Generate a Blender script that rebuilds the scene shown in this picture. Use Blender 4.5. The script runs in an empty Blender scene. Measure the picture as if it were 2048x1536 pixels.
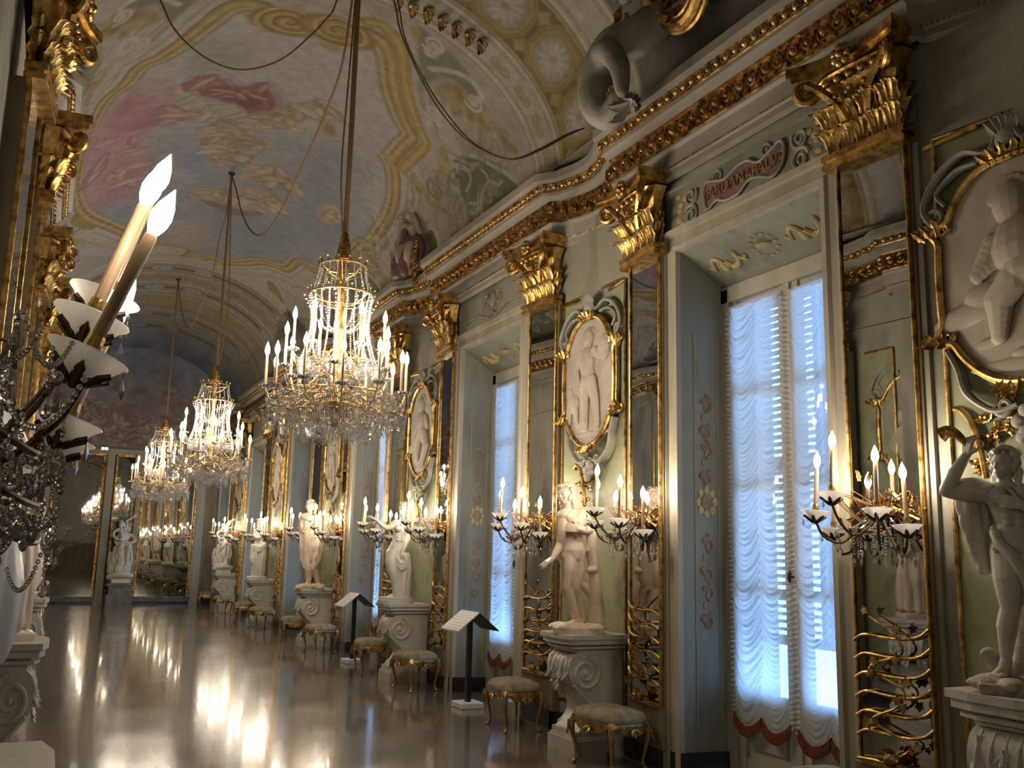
# Gilded mirror gallery at night: right-hand window wall, painted barrel vault, chandeliers, statues.
BULB = 240.0
import bpy, math, random
import numpy as np
from mathutils import Vector, Matrix
PI = math.pi
sin, cos = math.sin, math.cos
random.seed(7)
SC = bpy.context.scene
COL = SC.collection

# ------------------------------------------------------------------ mesh builder
class MB:
    def __init__(s):
        s.v, s.f, s.m = [], [], Matrix()
    def add(s, vs, fs):
        b = len(s.v); m = s.m
        s.v += [tuple(m @ Vector(p)) for p in vs]
        s.f += [tuple(b + i for i in f) for f in fs]
        return s
    def box(s, x0, x1, y0, y1, z0, z1):
        return s.add([(x0,y0,z0),(x1,y0,z0),(x1,y1,z0),(x0,y1,z0),(x0,y0,z1),(x1,y0,z1),(x1,y1,z1),(x0,y1,z1)],
                     [(0,3,2,1),(4,5,6,7),(0,1,5,4),(1,2,6,5),(2,3,7,6),(3,0,4,7)])
    def tube(s, pts, r, seg=8, cap=True, flat=1.0):
        pts = [Vector(p) for p in pts]; n = len(pts)
        if not hasattr(r, '__len__'): r = [r]*n
        vs, fs = [], []
        up = Vector((0,0,1)); prev = None
        for i, p in enumerate(pts):
            t = (pts[min(i+1,n-1)] - pts[max(i-1,0)])
            if t.length < 1e-9: t = Vector((0,0,1))
            t.normalize()
            if prev is None:
                a = up if abs(t.z) < .9 else Vector((1,0,0))
                u = t.cross(a).normalized()
            else:
                u = (prev - t*prev.dot(t))
                u = u.normalized() if u.length > 1e-6 else t.orthogonal().normalized()
            prev = u; w = t.cross(u)
            for k in range(seg):
                a = 2*PI*k/seg
                vs.append(p + u*(cos(a)*r[i]) + w*(sin(a)*r[i]*flat))
        for i in range(n-1):
            for k in range(seg):
                k2 = (k+1) % seg
                fs.append((i*seg+k, i*seg+k2, (i+1)*seg+k2, (i+1)*seg+k))
        if cap:
            fs.append(tuple(range(seg-1,-1,-1))); fs.append(tuple((n-1)*seg+k for k in range(seg)))
        return s.add(vs, fs)
    def ball(s, c, r, seg=12, rings=8, rot=None):
        if not hasattr(r, '__len__'): r = (r,r,r)
        vs, fs = [], []
        c = Vector(c)
        for i in range(rings+1):
            a = PI*i/rings
            for k in range(seg):
                b = 2*PI*k/seg
                p = Vector((r[0]*sin(a)*cos(b), r[1]*sin(a)*sin(b), r[2]*cos(a)))
                if rot is not None: p = rot @ p
                vs.append(c+p)
        for i in range(rings):
            for k in range(seg):
                k2 = (k+1) % seg
                fs.append((i*seg+k, (i+1)*seg+k, (i+1)*seg+k2, i*seg+k2))
        return s.add(vs, fs)
    def cap(s, a, b, ra, rb=None, seg=10):      # rounded tapered limb
        rb = ra if rb is None else rb
        s.tube([a,b],[ra,rb],seg); s.ball(a,ra,seg,6); s.ball(b,rb,seg,6); return s
    def chain(s, pts, rs, seg=12):
        for i in range(len(pts)-1): s.tube([pts[i],pts[i+1]],[rs[i],rs[i+1]],seg)
        for p, r in zip(pts,rs): s.ball(p,r,seg,8)
        return s
    def lathe(s, prof, seg=16, c=(0,0,0), cap=True):
        vs, fs = [], []; n = len(prof)
        for r, z in prof:
            for k in range(seg):
                a = 2*PI*k/seg; vs.append((c[0]+r*cos(a), c[1]+r*sin(a), c[2]+z))
        for i in range(n-1):
            for k in range(seg):
                k2 = (k+1) % seg
                fs.append((i*seg+k, i*seg+k2, (i+1)*seg+k2, (i+1)*seg+k))
        if cap: fs.append(tuple(range(seg-1,-1,-1))); fs.append(tuple((n-1)*seg+k for k in range(seg)))
        return s.add(vs, fs)
    def hoop(s, r, z, t, seg=40): return s.tube([(r*cos(2*PI*k/seg), r*sin(2*PI*k/seg), z) for k in range(seg+1)], t, 6, False)
    def prism(s, poly, axis, a, b):             # extrude a 2-D outline between two values on an axis
        n = len(poly)
        def P(u, w, t): return {'x':(t,u,w),'y':(u,t,w),'z':(u,w,t)}[axis]
        vs = [P(u,w,a) for u,w in poly] + [P(u,w,b) for u,w in poly]
        fs = [tuple(range(n-1,-1,-1)), tuple(range(n,2*n))]
        fs += [(i,(i+1)%n,n+(i+1)%n,n+i) for i in range(n)]
        return s.add(vs, fs)
    def grid(s, fn, nu, nv):
        vs = [fn(i/nu, j/nv) for j in range(nv+1) for i in range(nu+1)]
        w = nu+1
        return s.add(vs, [(j*w+i, j*w+i+1, (j+1)*w+i+1, (j+1)*w+i) for j in range(nv) for i in range(nu)])
    def sweep(s, path, prof, closed=False, n_out=(0,-1,0)):   # profile (out, side) along a planar path; out axis fixed
        n_out = Vector(n_out); n = len(path); P = [Vector(p) for p in path]; vs, fs = [], []; k = len(prof)
        for i, p in enumerate(P):
            a = P[(i-1) % n] if closed else P[max(i-1,0)]; b = P[(i+1) % n] if closed else P[min(i+1,n-1)]
            t = (b-a).normalized(); side = t.cross(n_out).normalized()
            vs += [p + n_out*o + side*w for o, w in prof]
        for i in range(n if closed else n-1):
            j = (i+1) % n
            for q in range(k):
                q2 = (q+1) % k
                fs.append((i*k+q, i*k+q2, j*k+q2, j*k+q))
        return s.add(vs, fs)
    def octa(s, c, r, h):
        x,y,z = c
        return s.add([(x+r,y,z),(x,y+r,z),(x-r,y,z),(x,y-r,z),(x,y,z+h),(x,y,z-h)],
                     [(0,1,4),(1,2,4),(2,3,4),(3,0,4),(1,0,5),(2,1,5),(3,2,5),(0,3,5)])
    def spiral(s, c, ex, ez, r0, r1, turns, w0, w1, start=0, n=40, seg=7, flat=1.0):
        ex, ez, c = Vector(ex), Vector(ez), Vector(c); pts, rs = [], []
        for i in range(n+1):
            t = i/n; a = start + turns*2*PI*t; r = r0 + (r1-r0)*t
            pts.append(c + ex*(r*cos(a)) + ez*(r*sin(a))); rs.append(w0+(w1-w0)*t)
        return s.tube(pts, rs, seg, True, flat)
    def leaf(s, base, up, out, w, h, curl=.5, n=6):   # acanthus-like leaf bending outwards at the tip
        base, up, out = Vector(base), Vector(up).normalized(), Vector(out).normalized(); side = up.cross(out)
        vs, fs = [], []
        for i in range(n+1):
            t = i/n; a = curl*PI*.5*t*t*1.6
            p = base + up*(h*t*cos(a*.6)) + out*(h*curl*t*t*.75 + .006)
            ww = w*(sin(PI*min(1,.18+.82*t*.98))**.7)*(.82+.18*cos(t*18))*.5 if i < n else w*.06
            for k in (-1,-.5,0,.5,1):
                vs.append(p + side*(ww*k) + out*((1-abs(k))*w*.22 - (.08*w if abs(k)==.5 else 0)))
        for i in range(n):
            for k in range(4): fs.append((i*5+k,i*5+k+1,(i+1)*5+k+1,(i+1)*5+k))
        # a back side gives it real thickness
        b = len(vs); vs += [v - out*.008 for v in vs]
        fs += [tuple(b+q for q in reversed(f)) for f in list(fs)]
        m = n*5
        for k in range(4): fs.append((k+1,k,b+k,b+k+1)); fs.append((m+k,m+k+1,b+m+k+1,b+m+k))
        for i in range(n): fs.append((i*5,(i+1)*5,b+(i+1)*5,b+i*5)); fs.append(((i+1)*5+4,i*5+4,b+i*5+4,b+(i+1)*5+4))
        return s.add(vs, fs)
    def mesh(s, name, mat, smooth=True, sharp=35):
        me = bpy.data.meshes.new(name); me.from_pydata(s.v, [], s.f); me.validate()
        me.materials.append(mat)
        if smooth:
            me.polygons.foreach_set('use_smooth', [True]*len(me.polygons))
            try: me.set_sharp_from_angle(angle=math.radians(sharp))
            except Exception: pass
        return me
    def build(s, name, mat, parent=None, smooth=True, sharp=35):
        return link(name, s.mesh(name, mat, smooth, sharp), parent)
    def blend(s, name, mat, parent=None, voxel=.006, smooth=5, fac=.5):   # merge overlapping volumes into one continuous skin
        me = s.mesh(name+'_raw', mat, False); o = bpy.data.objects.new(name, me); COL.objects.link(o)
        r = o.modifiers.new('r','REMESH'); r.mode = 'VOXEL'; r.voxel_size = voxel; r.use_smooth_shade = True
        if smooth:
            q = o.modifiers.new('s','SMOOTH'); q.iterations = smooth; q.factor = fac
        dg = bpy.context.evaluated_depsgraph_get()
        new = bpy.data.meshes.new_from_object(o.evaluated_get(dg)); new.name = name
        o.modifiers.clear(); o.data = new; bpy.data.meshes.remove(me)
        new.polygons.foreach_set('use_smooth', [True]*len(new.polygons))
        if not new.materials: new.materials.append(mat)
        return par(o, parent)

def link(name, me, parent=None):
    o = bpy.data.objects.new(name, me); COL.objects.link(o)
    return par(o, parent)
CH = {}
def par(o, p):
    if p: o.parent = p; CH.setdefault(p.as_pointer(), []).append(o)
    return o
def tag(o, label=None, cat=None, group=None, kind=None):
    if label: o['label'] = label
    if cat: o['category'] = cat
    if group: o['group'] = group
    if kind: o['kind'] = kind
    return o
def thing(name, label, cat, loc=(0,0,0), rz=0, group=None):
    o = bpy.data.objects.new(name, None); COL.objects.link(o)
    o.location = loc; o.rotation_euler = (0,0,rz); o.empty_display_size = .1
    return tag(o, label, cat, group)
def struct(o): return tag(o, kind='structure')
def kids(o): return CH.get(o.as_pointer(), [])
def dup(root, label, loc, rz=None, group=None, sx=1):
    r = root.copy(); COL.objects.link(r); r.location = loc
    if rz is not None: r.rotation_euler = (0,0,rz)
    if sx != 1: r.scale = (sx,1,1)
    r['label'] = label
    if group: r['group'] = group
    for ch in kids(root):
        c = ch.copy(); COL.objects.link(c); par(c, r)
        for g in kids(ch):
            d = g.copy(); COL.objects.link(d); par(d, c)
    return r
def cr(pts, n=6, closed=False):     # Catmull-Rom through points
    P = [Vector(p) for p in pts]; m = len(P); out = []
    for i in range(m if closed else m-1):
        a,b,c,d = (P[(i-1)%m],P[i],P[(i+1)%m],P[(i+2)%m]) if closed else (P[max(i-1,0)],P[i],P[i+1],P[min(i+2,m-1)])
        for k in range(n):
            t = k/n
            out.append(.5*((2*b)+(c-a)*t+(2*a-5*b+4*c-d)*t*t+(3*b-a-3*c+d)*t**3))
    if not closed: out.append(P[-1])
    return out

# ------------------------------------------------------------------ materials
def newmat(name):
    m = bpy.data.materials.new(name); m.use_nodes = True; nt = m.node_tree
    return m, nt, nt.nodes['Principled BSDF']
def N(nt, t, **kw):
    n = nt.nodes.new(t)
    for k, v in kw.items():
        if k in n.inputs: n.inputs[k].default_value = v
        else: setattr(n, k, v)
    return n
def ramp(nt, src, stops):
    r = nt.nodes.new('ShaderNodeValToRGB'); e = r.color_ramp.elements
    while len(e) < len(stops): e.new(.5)
    for q, (p, c) in zip(e, stops): q.position = p; q.color = (*c, 1)
    nt.links.new(src, r.inputs[0]); return r
def coord(nt, obj=True, scale=(1,1,1)):
    tc = nt.nodes.new('ShaderNodeTexCoord'); mp = nt.nodes.new('ShaderNodeMapping'); mp.inputs['Scale'].default_value = scale
    nt.links.new(tc.outputs['Object' if obj else 'Generated'], mp.inputs[0]); return mp.outputs[0]
def mottled(name, c1, c2, scale=3, rough=.6, bump=.1, metal=0, detail=6, stretch=(1,1,1), c3=None, bscale=None, spec=.5):
    m, nt, b = newmat(name); L = nt.links
    co = coord(nt, True, stretch)
    n = N(nt, 'ShaderNodeTexNoise', Scale=scale, Detail=detail, Roughness=.6); L.new(co, n.inputs['Vector'])
    st = [(.38,c1),(.62,c2)] if c3 is None else [(.36,c1),(.50,c2),(.64,c3)]
    r = ramp(nt, n.outputs['Fac'], st); L.new(r.outputs[0], b.inputs['Base Color'])
    b.inputs['Roughness'].default_value = rough; b.inputs['Metallic'].default_value = metal
    b.inputs['Specular IOR Level'].default_value = spec
    if bump:
        n2 = N(nt, 'ShaderNodeTexNoise', Scale=bscale or scale*6, Detail=4); L.new(co, n2.inputs['Vector'])
        bp = N(nt, 'ShaderNodeBump', Strength=bump, Distance=.02); L.new(n2.outputs['Fac'], bp.inputs['Height']); L.new(bp.outputs[0], b.inputs['Normal'])
    return m
M = {}
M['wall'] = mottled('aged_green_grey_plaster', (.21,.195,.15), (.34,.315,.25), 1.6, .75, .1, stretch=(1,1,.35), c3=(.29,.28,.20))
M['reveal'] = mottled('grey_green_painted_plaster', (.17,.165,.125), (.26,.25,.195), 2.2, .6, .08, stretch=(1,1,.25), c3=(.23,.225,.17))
M['cream'] = mottled('cream_painted_moulding', (.33,.29,.215), (.46,.41,.31), 2.5, .55, .06, stretch=(1,1,.25))
M['pale'] = mottled('pale_plaster', (.56,.54,.50), (.66,.64,.60), 2, .7, .05)
M['green'] = mottled('olive_green_panel', (.19,.205,.105), (.32,.32,.19), 1.8, .6, .08, c3=(.26,.27,.15))
M['corn'] = mottled('grey_stucco_moulding', (.24,.215,.175), (.40,.36,.30), 2.2, .6, .1, stretch=(1,.3,1))
M['stucco'] = mottled('grey_modelled_stucco', (.26,.24,.205), (.38,.35,.30), 5, .65, .08)
M['relief'] = mottled('cream_relief_stucco', (.37,.315,.245), (.50,.43,.34), 3, .6, .06)
M['darkstucco'] = mottled('dark_grey_stucco', (.22,.21,.18), (.32,.30,.26), 5, .6, .06)
M['gold'] = mottled('worn_shaded_gilding', (.20,.11,.035), (.56,.35,.11), 11, .36, .2, 1, c3=(.80,.55,.21), bscale=60)  # dark patches in the colour imitate shade in the carved recesses
M['goldd'] = mottled('dark_bronzed_gilding', (.13,.07,.03), (.42,.25,.09), 12, .36, .3, 1, c3=(.70,.46,.18), bscale=50)
M['brass'] = mottled('aged_brass', (.36,.24,.09), (.62,.43,.17), 20, .3, .1, 1)
M['bronze'] = mottled('dark_bronze', (.07,.045,.03), (.16,.10,.06), 20, .42, .1, .8)
M['wire'] = mottled('brown_wire', (.16,.09,.05), (.26,.15,.09), 20, .5, 0, .4)
M['brownbody'] = mottled('dark_brown_pilaster_side', (.17,.13,.085), (.26,.205,.135), 6, .5, .05, stretch=(1,1,.2))
M['base'] = mottled('black_marble_base', (.012,.012,.013), (.03,.03,.03), 6, .35, 0)
M['greymarble'] = mottled('dark_grey_marble', (.10,.10,.11), (.19,.19,.20), 5, .35, 0)
M['wood'] = mottled('cream_window_wood', (.44,.40,.31), (.54,.50,.40), 3, .5, .04, stretch=(1,1,.2))
M['shutter'] = mottled('grey_green_shutter', (.16,.18,.17), (.22,.24,.22), 3, .6, 0)
M['porcelain'] = mottled('white_opal_glass', (.80,.78,.76), (.88,.86,.84), 6, .25, 0)
def opal():
    m, nt, b = newmat('glowing_opal_glass'); b.inputs['Base Color'].default_value = (.86,.85,.83,1); b.inputs['Roughness'].default_value = .25
    t = N(nt,'ShaderNodeBsdfTranslucent',Color=(.9,.88,.85,1)); x = N(nt,'ShaderNodeMixShader',Fac=.55); o = nt.nodes['Material Output']
    nt.links.new(b.outputs[0],x.inputs[1]); nt.links.new(t.outputs[0],x.inputs[2]); nt.links.new(x.outputs[0],o.inputs[0]); return m
M['porcelain'] = opal()
M['candle'] = mottled('ivory_candle_sleeve', (.40,.26,.15), (.47,.32,.20), 8, .45, 0)
M['rope'] = mottled('brown_rope', (.20,.12,.06), (.36,.23,.12), 60, .8, .4)
M['cordm'] = mottled('dark_cord', (.13,.08,.045), (.22,.14,.08), 60, .8, .2)
M['blackmetal'] = mottled('black_painted_metal', (.012,.012,.013), (.02,.02,.021), 5, .4, 0)
M['whiteblock'] = mottled('white_block', (.75,.74,.71), (.82,.81,.78), 5, .5, 0)
M['red'] = mottled('dark_red_fringe', (.16,.035,.02), (.30,.08,.04), 60, .85, .4)
M['plum'] = mottled('plum_painted_cartouche', (.16,.08,.09), (.24,.13,.14), 6, .5, .05)
M['ochre'] = mottled('ochre_painted_ornament', (.42,.33,.14), (.56,.46,.22), 9, .65, .1)
M['pinkorn'] = mottled('faded_pink_ornament', (.27,.165,.10), (.38,.25,.15), 9, .65, .1)

def marble(name, c1, c2, cv, rough=.35, sc=4):
    m, nt, b = newmat(name); L = nt.links; co = coord(nt)
    n = N(nt,'ShaderNodeTexNoise',Scale=sc,Detail=8,Roughness=.65,Distortion=1.2); L.new(co,n.inputs['Vector'])
    r = ramp(nt,n.outputs['Fac'],[(.25,cv),(.42,c1),(.75,c2)]); L.new(r.outputs[0],b.inputs['Base Color'])
    b.inputs['Roughness'].default_value = rough
    b.inputs['Subsurface Weight'].default_value = .0
    n2 = N(nt,'ShaderNodeTexNoise',Scale=90,Detail=3); L.new(co,n2.inputs['Vector'])
    bp = N(nt,'ShaderNodeBump',Strength=.05,Distance=.01); L.new(n2.outputs['Fac'],bp.inputs['Height']); L.new(bp.outputs[0],b.inputs['Normal'])
    return m
M['marble_white'] = marble('white_statue_marble', (.66,.62,.55), (.76,.73,.66), (.48,.44,.36))
M['marble_warm'] = marble('warm_statue_marble', (.64,.50,.38), (.76,.64,.51), (.48,.36,.25))
M['marble_daylit'] = marble('daylight_tinted_marble', (.68,.70,.74), (.78,.80,.84), (.55,.56,.58))  # blue of the window daylight is put into this marble's colour
M['marble_ped'] = marble('veined_pedestal_marble', (.58,.54,.48), (.70,.67,.61), (.36,.33,.29), .4, 6)
M['plinth'] = mottled('brown_rock_plinth', (.34,.28,.22), (.56,.49,.41), 14, .6, .3)

m, nt, b = newmat('old_mirror_glass'); L = nt.links
n = N(nt,'ShaderNodeTexNoise',Scale=2.5,Detail=5); L.new(coord(nt,True,(1,1,.4)),n.inputs['Vector'])
r = ramp(nt,n.outputs['Fac'],[(.35,(.42,.41,.38)),(.7,(.60,.59,.56))]); L.new(r.outputs[0],b.inputs['Base Color'])
b.inputs['Metallic'].default_value = 1; b.inputs['Roughness'].default_value = .015; M['mirror'] = m

m, nt, b = newmat('cut_crystal')
b.inputs['Base Color'].default_value = (.96,.95,.94,1); b.inputs['Roughness'].default_value = .05
b.inputs['Transmission Weight'].default_value = .72; b.inputs['IOR'].default_value = 1.6; b.inputs['Specular IOR Level'].default_value = .9
M['crystal'] = m
m, nt, b = newmat('clear_cut_glass'); b.inputs['Base Color'].default_value = (1,.99,.98,1); b.inputs['Roughness'].default_value = .02; b.inputs['Transmission Weight'].default_value = .92; b.inputs['IOR'].default_value = 1.52; M['glass'] = m

def emit(name, col, s):
    m, nt, b = newmat(name); b.inputs['Base Color'].default_value = (.9,.85,.75,1)
    b.inputs['Emission Color'].default_value = (*col,1); b.inputs['Emission Strength'].default_value = s
    return m
M['bulb'] = emit('lit_flame_bulb', (1,.86,.68), BULB)
M['bulbs'] = emit('lit_sconce_bulb', (1,.86,.68), BULB*1.0)
M['bulbf'] = emit('lit_near_bulb', (1,.86,.68), BULB*.42)
M['bulbdim'] = emit('faint_flame_bulb', (1,.82,.6), BULB*.06)
M['led'] = emit('emergency_lamp_led', (1,.95,.85), 8)

m, nt, b = newmat('polished_terrazzo_floor'); L = nt.links; co = coord(nt)
v = N(nt,'ShaderNodeTexVoronoi',Scale=70); L.new(co,v.inputs['Vector'])
n = N(nt,'ShaderNodeTexNoise',Scale=1.2,Detail=5); L.new(co,n.inputs['Vector'])
r = ramp(nt,v.outputs['Color'],[(.2,(.15,.115,.092)),(.6,(.22,.175,.14)),(.95,(.33,.27,.22))])
mx = N(nt,'ShaderNodeMixRGB',blend_type='MULTIPLY',Fac=.5); r2 = ramp(nt,n.outputs['Fac'],[(.3,(.7,.68,.66)),(.7,(1,1,1))])
L.new(r.outputs[0],mx.inputs[1]); L.new(r2.outputs[0],mx.inputs[2]); L.new(mx.outputs[0],b.inputs['Base Color'])
n3 = N(nt,'ShaderNodeTexNoise',Scale=1.0,Detail=2); mp = coord(nt,True,(1.4,6,1)); L.new(mp,n3.inputs['Vector'])
bp = N(nt,'ShaderNodeBump',Strength=.22,Distance=.004); L.new(n3.outputs['Fac'],bp.inputs['Height']); L.new(bp.outputs[0],b.inputs['Normal'])
r3 = ramp(nt,n.outputs['Fac'],[(.3,(.13,.13,.13)),(.7,(.20,.20,.20))]); L.new(r3.outputs[0],b.inputs['Roughness'])
b.inputs['Specular IOR Level'].default_value = .8; b.inputs['Coat Weight'].default_value = .45; b.inputs['Coat Roughness'].default_value = .06; M['floor'] = m

def sheer(name, col, tr):
    m, nt, b = newmat(name); L = nt.links; nt.nodes.remove(b); out = nt.nodes['Material Output']
    d = N(nt,'ShaderNodeBsdfDiffuse',Color=(*col,1)); t = N(nt,'ShaderNodeBsdfTranslucent',Color=(*col,1)); p = N(nt,'ShaderNodeBsdfTransparent',Color=(1,1,1,1))
    a = N(nt,'ShaderNodeMixShader',Fac=.52); c = N(nt,'ShaderNodeMixShader',Fac=tr)
    L.new(d.outputs[0],a.inputs[1]); L.new(t.outputs[0],a.inputs[2]); L.new(a.outputs[0],c.inputs[1]); L.new(p.outputs[0],c.inputs[2]); L.new(c.outputs[0],out.inputs[0])
    return m
M['curtain'] = sheer('sheer_white_silk', (.88,.87,.86), .27)
m, nt, b = newmat('clear_window_glass'); L = nt.links; nt.nodes.remove(b); out = nt.nodes['Material Output']
p = N(nt,'ShaderNodeBsdfTransparent',Color=(.93,.96,.98,1)); g = N(nt,'ShaderNodeBsdfGlossy',Roughness=.02); a = N(nt,'ShaderNodeMixShader',Fac=.07)
L.new(p.outputs[0],a.inputs[1]); L.new(g.outputs[0],a.inputs[2]); L.new(a.outputs[0],out.inputs[0]); M['pane'] = m

m, nt, b = newmat('embroidered_seat_fabric'); L = nt.links; co = coord(nt)
n = N(nt,'ShaderNodeTexNoise',Scale=14,Detail=4); L.new(co,n.inputs['Vector'])
r = ramp(nt,n.outputs['Fac'],[(.34,(.24,.18,.14)),(.48,(.34,.28,.19)),(.68,(.43,.37,.26))]); L.new(r.outputs[0],b.inputs['Base Color']); b.inputs['Roughness'].default_value = .85
n2 = N(nt,'ShaderNodeTexNoise',Scale=120); L.new(co,n2.inputs['Vector']); bp = N(nt,'ShaderNodeBump',Strength=.2,Distance=.01); L.new(n2.outputs['Fac'],bp.inputs['Height']); L.new(bp.outputs[0],b.inputs['Normal'])
M['seat'] = m
m, nt, b = newmat('printed_white_panel'); L = nt.links
w = N(nt,'ShaderNodeTexWave',Scale=9,bands_direction='X',wave_type='BANDS'); co = coord(nt); L.new(co,w.inputs['Vector'])
n = N(nt,'ShaderNodeTexNoise',Scale=30); L.new(coord(nt,True,(1,1,1)),n.inputs['Vector'])
mul = N(nt,'ShaderNodeMath',operation='MULTIPLY'); L.new(w.outputs['Fac'],mul.inputs[0]); L.new(n.outputs['Fac'],mul.inputs[1])
r = ramp(nt,mul.outputs[0],[(.34,(.72,.71,.69)),(.5,(.42,.42,.41))]); L.new(r.outputs[0],b.inputs['Base Color']); b.inputs['Roughness'].default_value = .4; M['panel'] = m
def painted(name):
    m, nt, b = newmat(name); L = nt.links
    a = N(nt,'ShaderNodeAttribute',attribute_name='paint'); co = coord(nt)
    n = N(nt,'ShaderNodeTexNoise',Scale=7,Detail=8,Roughness=.7); L.new(co,n.inputs['Vector']); r = ramp(nt,n.outputs['Fac'],[(.25,(.50,.485,.46)),(.7,(.82,.81,.80))])
    mx = N(nt,'ShaderNodeMixRGB',blend_type='MULTIPLY',Fac=1); L.new(a.outputs['Color'],mx.inputs[1]); L.new(r.outputs[0],mx.inputs[2]); L.new(mx.outputs[0],b.inputs['Base Color'])
    b.inputs['Roughness'].default_value = .7
    n2 = N(nt,'ShaderNodeTexNoise',Scale=25,Detail=4); L.new(co,n2.inputs['Vector']); bp = N(nt,'ShaderNodeBump',Strength=.1,Distance=.01); L.new(n2.outputs['Fac'],bp.inputs['Height']); L.new(bp.outputs[0],b.inputs['Normal'])
    return m
M['fresco'] = painted('frescoed_plaster')
# ------------------------------------------------------------------ room shell
XC = 2.2                      # centre line of the gallery
YE, YB = 31.5, -2.6           # end wall, wall behind the viewer
PER = 4.88
YW = [5.82 + PER*k for k in range(-1, 6)]      # window bays (first one is beside the viewer)
YP = [3.38 + PER*k for k in range(0, 6)]       # niches with statues
WX = 4.85
def mir(x): return 2*XC - x
_tr = [0]
def trim(mb, mat, **kw):
    _tr[0] += 1
    return struct(mb.build('trim_%d' % _tr[0], mat, **kw))

fl = MB(); fl.grid(lambda u, v: (-1.2 + 7*u, YB + (YE-YB)*v, 0), 2, 8); struct(fl.build('floor', M['floor']))
bw = MB(); bw.box(-1.2, 6, YB-.1, YB, 1.75, 8.2)
struct(bw.build('wall_back', M['pale'], smooth=False))
bw = MB(); bw.box(-1.2, 6, YB-.1, YB+.02, 0, 1.75); trim(bw, M['brownbody'], smooth=False)

# plan outline of the long wall, near to far: (x, y, opening?)
def plan():
    pts = []
    for i, yw in enumerate(YW):
        a, b = yw-1.72, yw+1.72
        pts += [(WX, a), (WX, yw-.875, 'o'), (WX, yw+.875), (WX, b)]
        if i < len(YW)-1:
            c = YW[i+1]-1.72
            for q in range(0, 9):
                t = q/8; pts.append((WX + .03 + .09*sin(PI*t), b + (c-b)*t))
        elif b < YE: pts.append((WX, YE))
    return [(WX, YB)] + [p for p in pts if p[1] > YB]
PL = plan()
for side in (0, 1):
    fx = (lambda x: x) if side == 0 else mir
    w = MB()
    for p, q in zip(PL[:-1], PL[1:]):
        z0 = 0
        if side == 0 and len(p) == 3: z0 = 4.42
        w.add([(fx(p[0]),p[1],z0),(fx(q[0]),q[1],z0),(fx(q[0]),q[1],6.1),(fx(p[0]),p[1],6.1)], [(0,1,2,3)] if side else [(3,2,1,0)])
    struct(w.build('wall_right' if side == 0 else 'wall_left', M['wall'], sharp=25))
    # dark skirting
    s = MB()
    for p, q in zip(PL[:-1], PL[1:]):
        if side == 0 and len(p) == 3: continue
        d = .035
        a, b2 = fx(p[0]-d), fx(q[0]-d)
        s.add([(fx(p[0]),p[1],0),(a,p[1],0),(a,p[1],.17),(fx(p[0]),p[1],.17),(fx(q[0]),q[1],0),(b2,q[1],0),(b2,q[1],.17),(fx(q[0]),q[1],.17)],
              [(0,1,2,3),(4,7,6,5),(1,5,6,2),(2,6,7,3)])
    struct(s.build('baseboard_right' if side == 0 else 'baseboard_left', M['base'], smooth=False))

# olive panel fields of the niches, with slim gilt beading
for k, yp in enumerate(YP):
    for side in (0, 1):
        fx = (lambda x: x) if side == 0 else mir
        g = MB()
        def nx(t): return WX + .03 + .09*sin(PI*(.06+.88*t)) - .012
        for z0, z1 in ((.32, 2.55), (2.55, 4.42)):
            g.grid(lambda u, v: (fx(nx(u)), yp-.62+1.24*u, z0+(z1-z0)*v), 10, 1)
        trim(g, M['green'])
        g = MB()
        for u in (0, 1): g.tube([(fx(nx(u)-.012), yp-.62+1.24*u, .32), (fx(nx(u)-.012), yp-.62+1.24*u, 4.42)], .014, 6)
        for z in (.32, 4.42):
            g.tube([(fx(nx(u)-.012), yp-.62+1.24*u, z) for u in (0,.2,.36)], .014, 6); g.tube([(fx(nx(u)-.012), yp-.62+1.24*u, z) for u in (.64,.8,1)], .014, 6)
        trim(g, M['gold'])

# entablature: profile swept along the undulating plan
CP = []
for i, yw in enumerate(YW):
    a, b = yw-1.80, yw+1.80
    CP += [(4.80,a),(4.80,yw),(4.80,b)]
    if i < len(YW)-1:
        c = YW[i+1]-1.80
        CP += [(4.88+.17*sin(PI*t/8), b+.001+(c-b-.002)*t/8) for t in range(0,9)]
CP = [(4.80, YB)] + [p for p in CP if p[1] > YB and p[1] < YE] + [(4.80, YE)]
PROF = [(.0,5.10),(.05,5.12),(.05,5.17),(.075,5.2),(.075,5.33),(.10,5.355),(.10,5.60),(.16,5.62),(.20,5.655),(.20,5.69),(.24,5.77),(.31,5.80),(.31,5.885),(.12,5.96),(-.05,6.03)]
def offs(P, o):
    out = []
    for i, p in enumerate(P):
        a = P[max(i-1,0)]; b = P[min(i+1,len(P)-1)]
        d = Vector((b[0]-a[0], b[1]-a[1])); d.normalize()
        out.append((p[0]-d.y*o, p[1]+d.x*o))
    return out
def along(P, step, y0=3.2):
    out = []; acc = 0
    for a, b in zip(P[:-1], P[1:]):
        d = Vector((b[0]-a[0], b[1]-a[1])); l = d.length; 
        while acc < l:
            q = d*(acc/l); out.append((a[0]+q.x, a[1]+q.y, math.atan2(d.y, d.x))); acc += step
        acc -= l
    return [o for o in out if o[1] > y0]
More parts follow.
